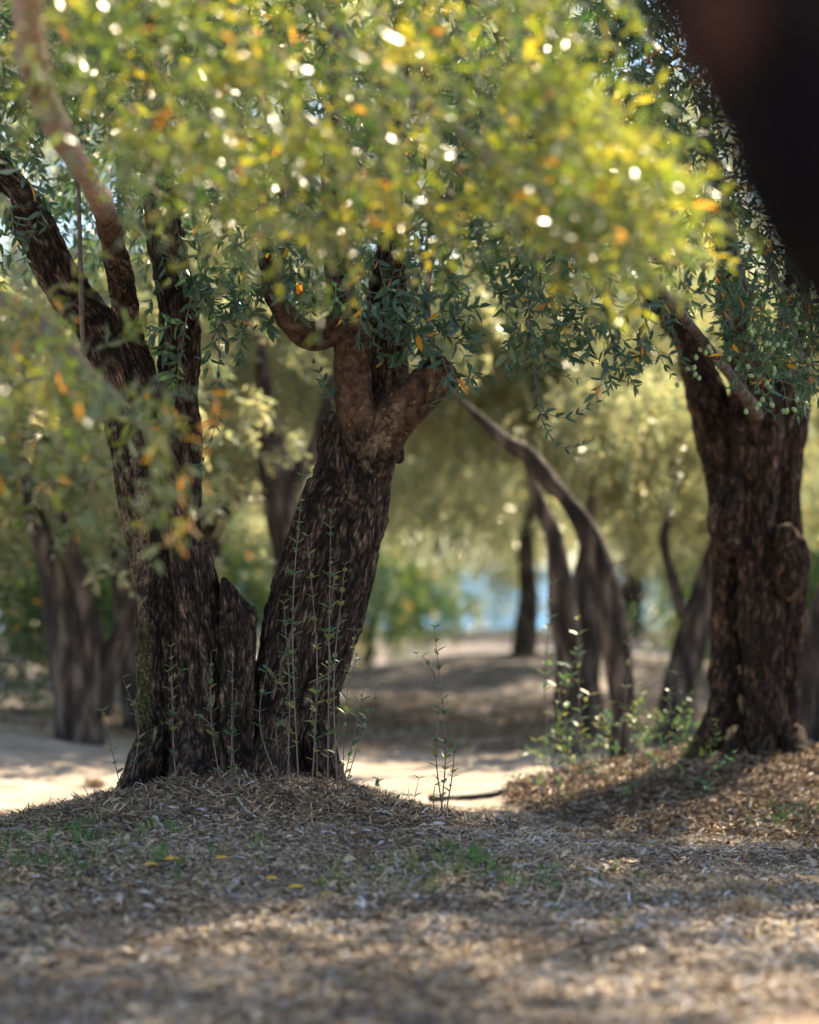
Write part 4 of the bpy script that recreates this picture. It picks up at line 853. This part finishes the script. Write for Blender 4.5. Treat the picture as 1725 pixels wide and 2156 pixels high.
def stick(pts, r, mat, label, name='stick', lift=.02, group=None):
    w = [unproj_ground(u, v) for u, v in pts]; w = [np.array((p[0], p[1], tz(p[0], p[1]) + lift + (0 if len(q) < 3 else 0))) for p, q in zip(w, pts)]
    v, fs, *_ = tube(w, [r] * (len(w) - 1) + [r * .6], 7, 20); b = w[0]
    kw = dict(label=label, category=name.replace('_', ' '))
    if group: kw['group'] = group
    o = link(name, mesh_np(name, v - b, fs, mat, True), **kw); o.location = tuple(b)
stick([(412, 1730), (470, 1710), (560, 1690)], .004, SHOOT, 'thin brown stick lying below the broken stump wedge')
stick([(455, 1690), (490, 1650), (515, 1620)], .003, SHOOT, 'thin stick leaning up to the trunk foot')
stick([(500, 1700), (520, 1725), (540, 1740)], .005, GREYST, 'short grey stick on the slope')
stick([(660, 1760), (740, 1735), (800, 1742)], .003, TWIG, 'dark stick below the right stem')
stick([(1160, 1837), (1200, 1850), (1250, 1858)], .004, TWIG, 'dark curved stick on the right slope')
for (a, b, lb, r) in (((1167, 1912, .0), (1188, 1870, .0), 'pale straw stalk standing right of the grass tufts', .003), ((1204, 1980, 0), (1206, 1932, 0), 'white peeled twig standing in the foreground', .0035)):
    c = unproj_ground(a[0], a[1]); t2 = P(b[0], b[1], c[1] + .01); v, fs, *_ = tube([(0, 0, 0), tuple((t2 - c) * .5 + np.array((.004, 0, 0))), tuple(t2 - c)], [r, r * .9, r * .6], 6, 12)
    o = link('twig', mesh_np('twig', v, fs, PALE, True), label=lb, category='twig'); o.location = tuple(c)
# irrigation pipe beyond the mound
pp = [np.array((x, y, tz(x, y) + .018)) for x, y in ((.1, 12.0), (.4, 12.2), (.7, 12.35), (.95, 12.45), (1.15, 12.6))]
v, fs, *_ = tube(pp, [.017] * 5, 8, 40); o = link('irrigation_pipe', mesh_np('irrigation_pipe', v - pp[0], fs, PIPE, True), label='thin black irrigation pipe lying across the ground beyond the mound', category='pipe'); o.location = tuple(pp[0])
def rock(u, v, r, mat, label, name='stone', d=None, group=None, fl=.7):
    c = unproj_ground(u, v); n = 12; th = np.linspace(0, 2 * np.pi, n, endpoint=False); ph = np.linspace(0.0, np.pi, 8)
    q = np.array([(math.sin(a) * math.cos(b), math.sin(a) * math.sin(b), math.cos(a) * fl) for a in ph for b in th]); q *= (.7 + .6 * fbm(q * 1.6 + u, 3))[:, None] * r
    f = np.array([(i * n + j, i * n + (j + 1) % n, (i + 1) * n + (j + 1) % n, (i + 1) * n + j) for i in range(7) for j in range(n)])
    kw = dict(label=label, category=name.replace('_', ' '))
    if group: kw['group'] = group
    o = link(name, mesh_np(name, q, [f], mat, True), **kw); o.location = (c[0], c[1], tz(c[0], c[1]) + r * .3)
rock(1075, 1762, .022, STONE, 'dark earth clod on the right crest of the mound', 'clod')
rock(893, 1822, .026, STONE, 'dark clod on the slope left of the grass tufts', 'clod')
rock(115, 2130 - 225, .02, STONE, 'dark clod in the left foreground litter', 'clod')
rock(1210, 1700, .03, GREYST, 'pale grey stone by the thicket foot')
rock(1040, 2105, .016, GREYST, 'small white stone at the front edge', fl=.4); rock(740, 2092, .012, GREYST, 'small white pebble in the middle foreground', 'pebble')
for k, (u, v, s) in enumerate([(1540, 1880, 1.), (1570, 1925, .8), (200, 1655, .5)]):
    c = unproj_ground(u, v); rng = np.random.default_rng(90 + k); n = 420; q = rng.normal(size=(n, 3)) * np.array((.05, .04, .0)) * s; z0 = terrain(q[:, 0] + c[0], q[:, 1] + c[1]); q[:, 2] = z0 - c[2] + rng.uniform(0, .035, n) * s
    d = rng.normal(size=(n, 3)); d[:, 2] = abs(d[:, 2]) * .7 + .2; v, f, t = leaves_geo(TS, dict(pos=q, dir=d, up=rng.normal(size=(n, 3)), len=rng.uniform(.02, .05, n), wid=np.full(n, .0028), tint=rng.uniform(.25, .8, n)))
    o = link('dry_tuft', mesh_np('dry_tuft', v, f, LITTER, False, {'tint': t}), label=['larger tangled dry grass tuft at the right', 'smaller dry grass tuft in front of the larger one', 'tiny dry tuft on the left crest'][k], category='dry tuft', group='dry grass tufts'); o.location = tuple(c)
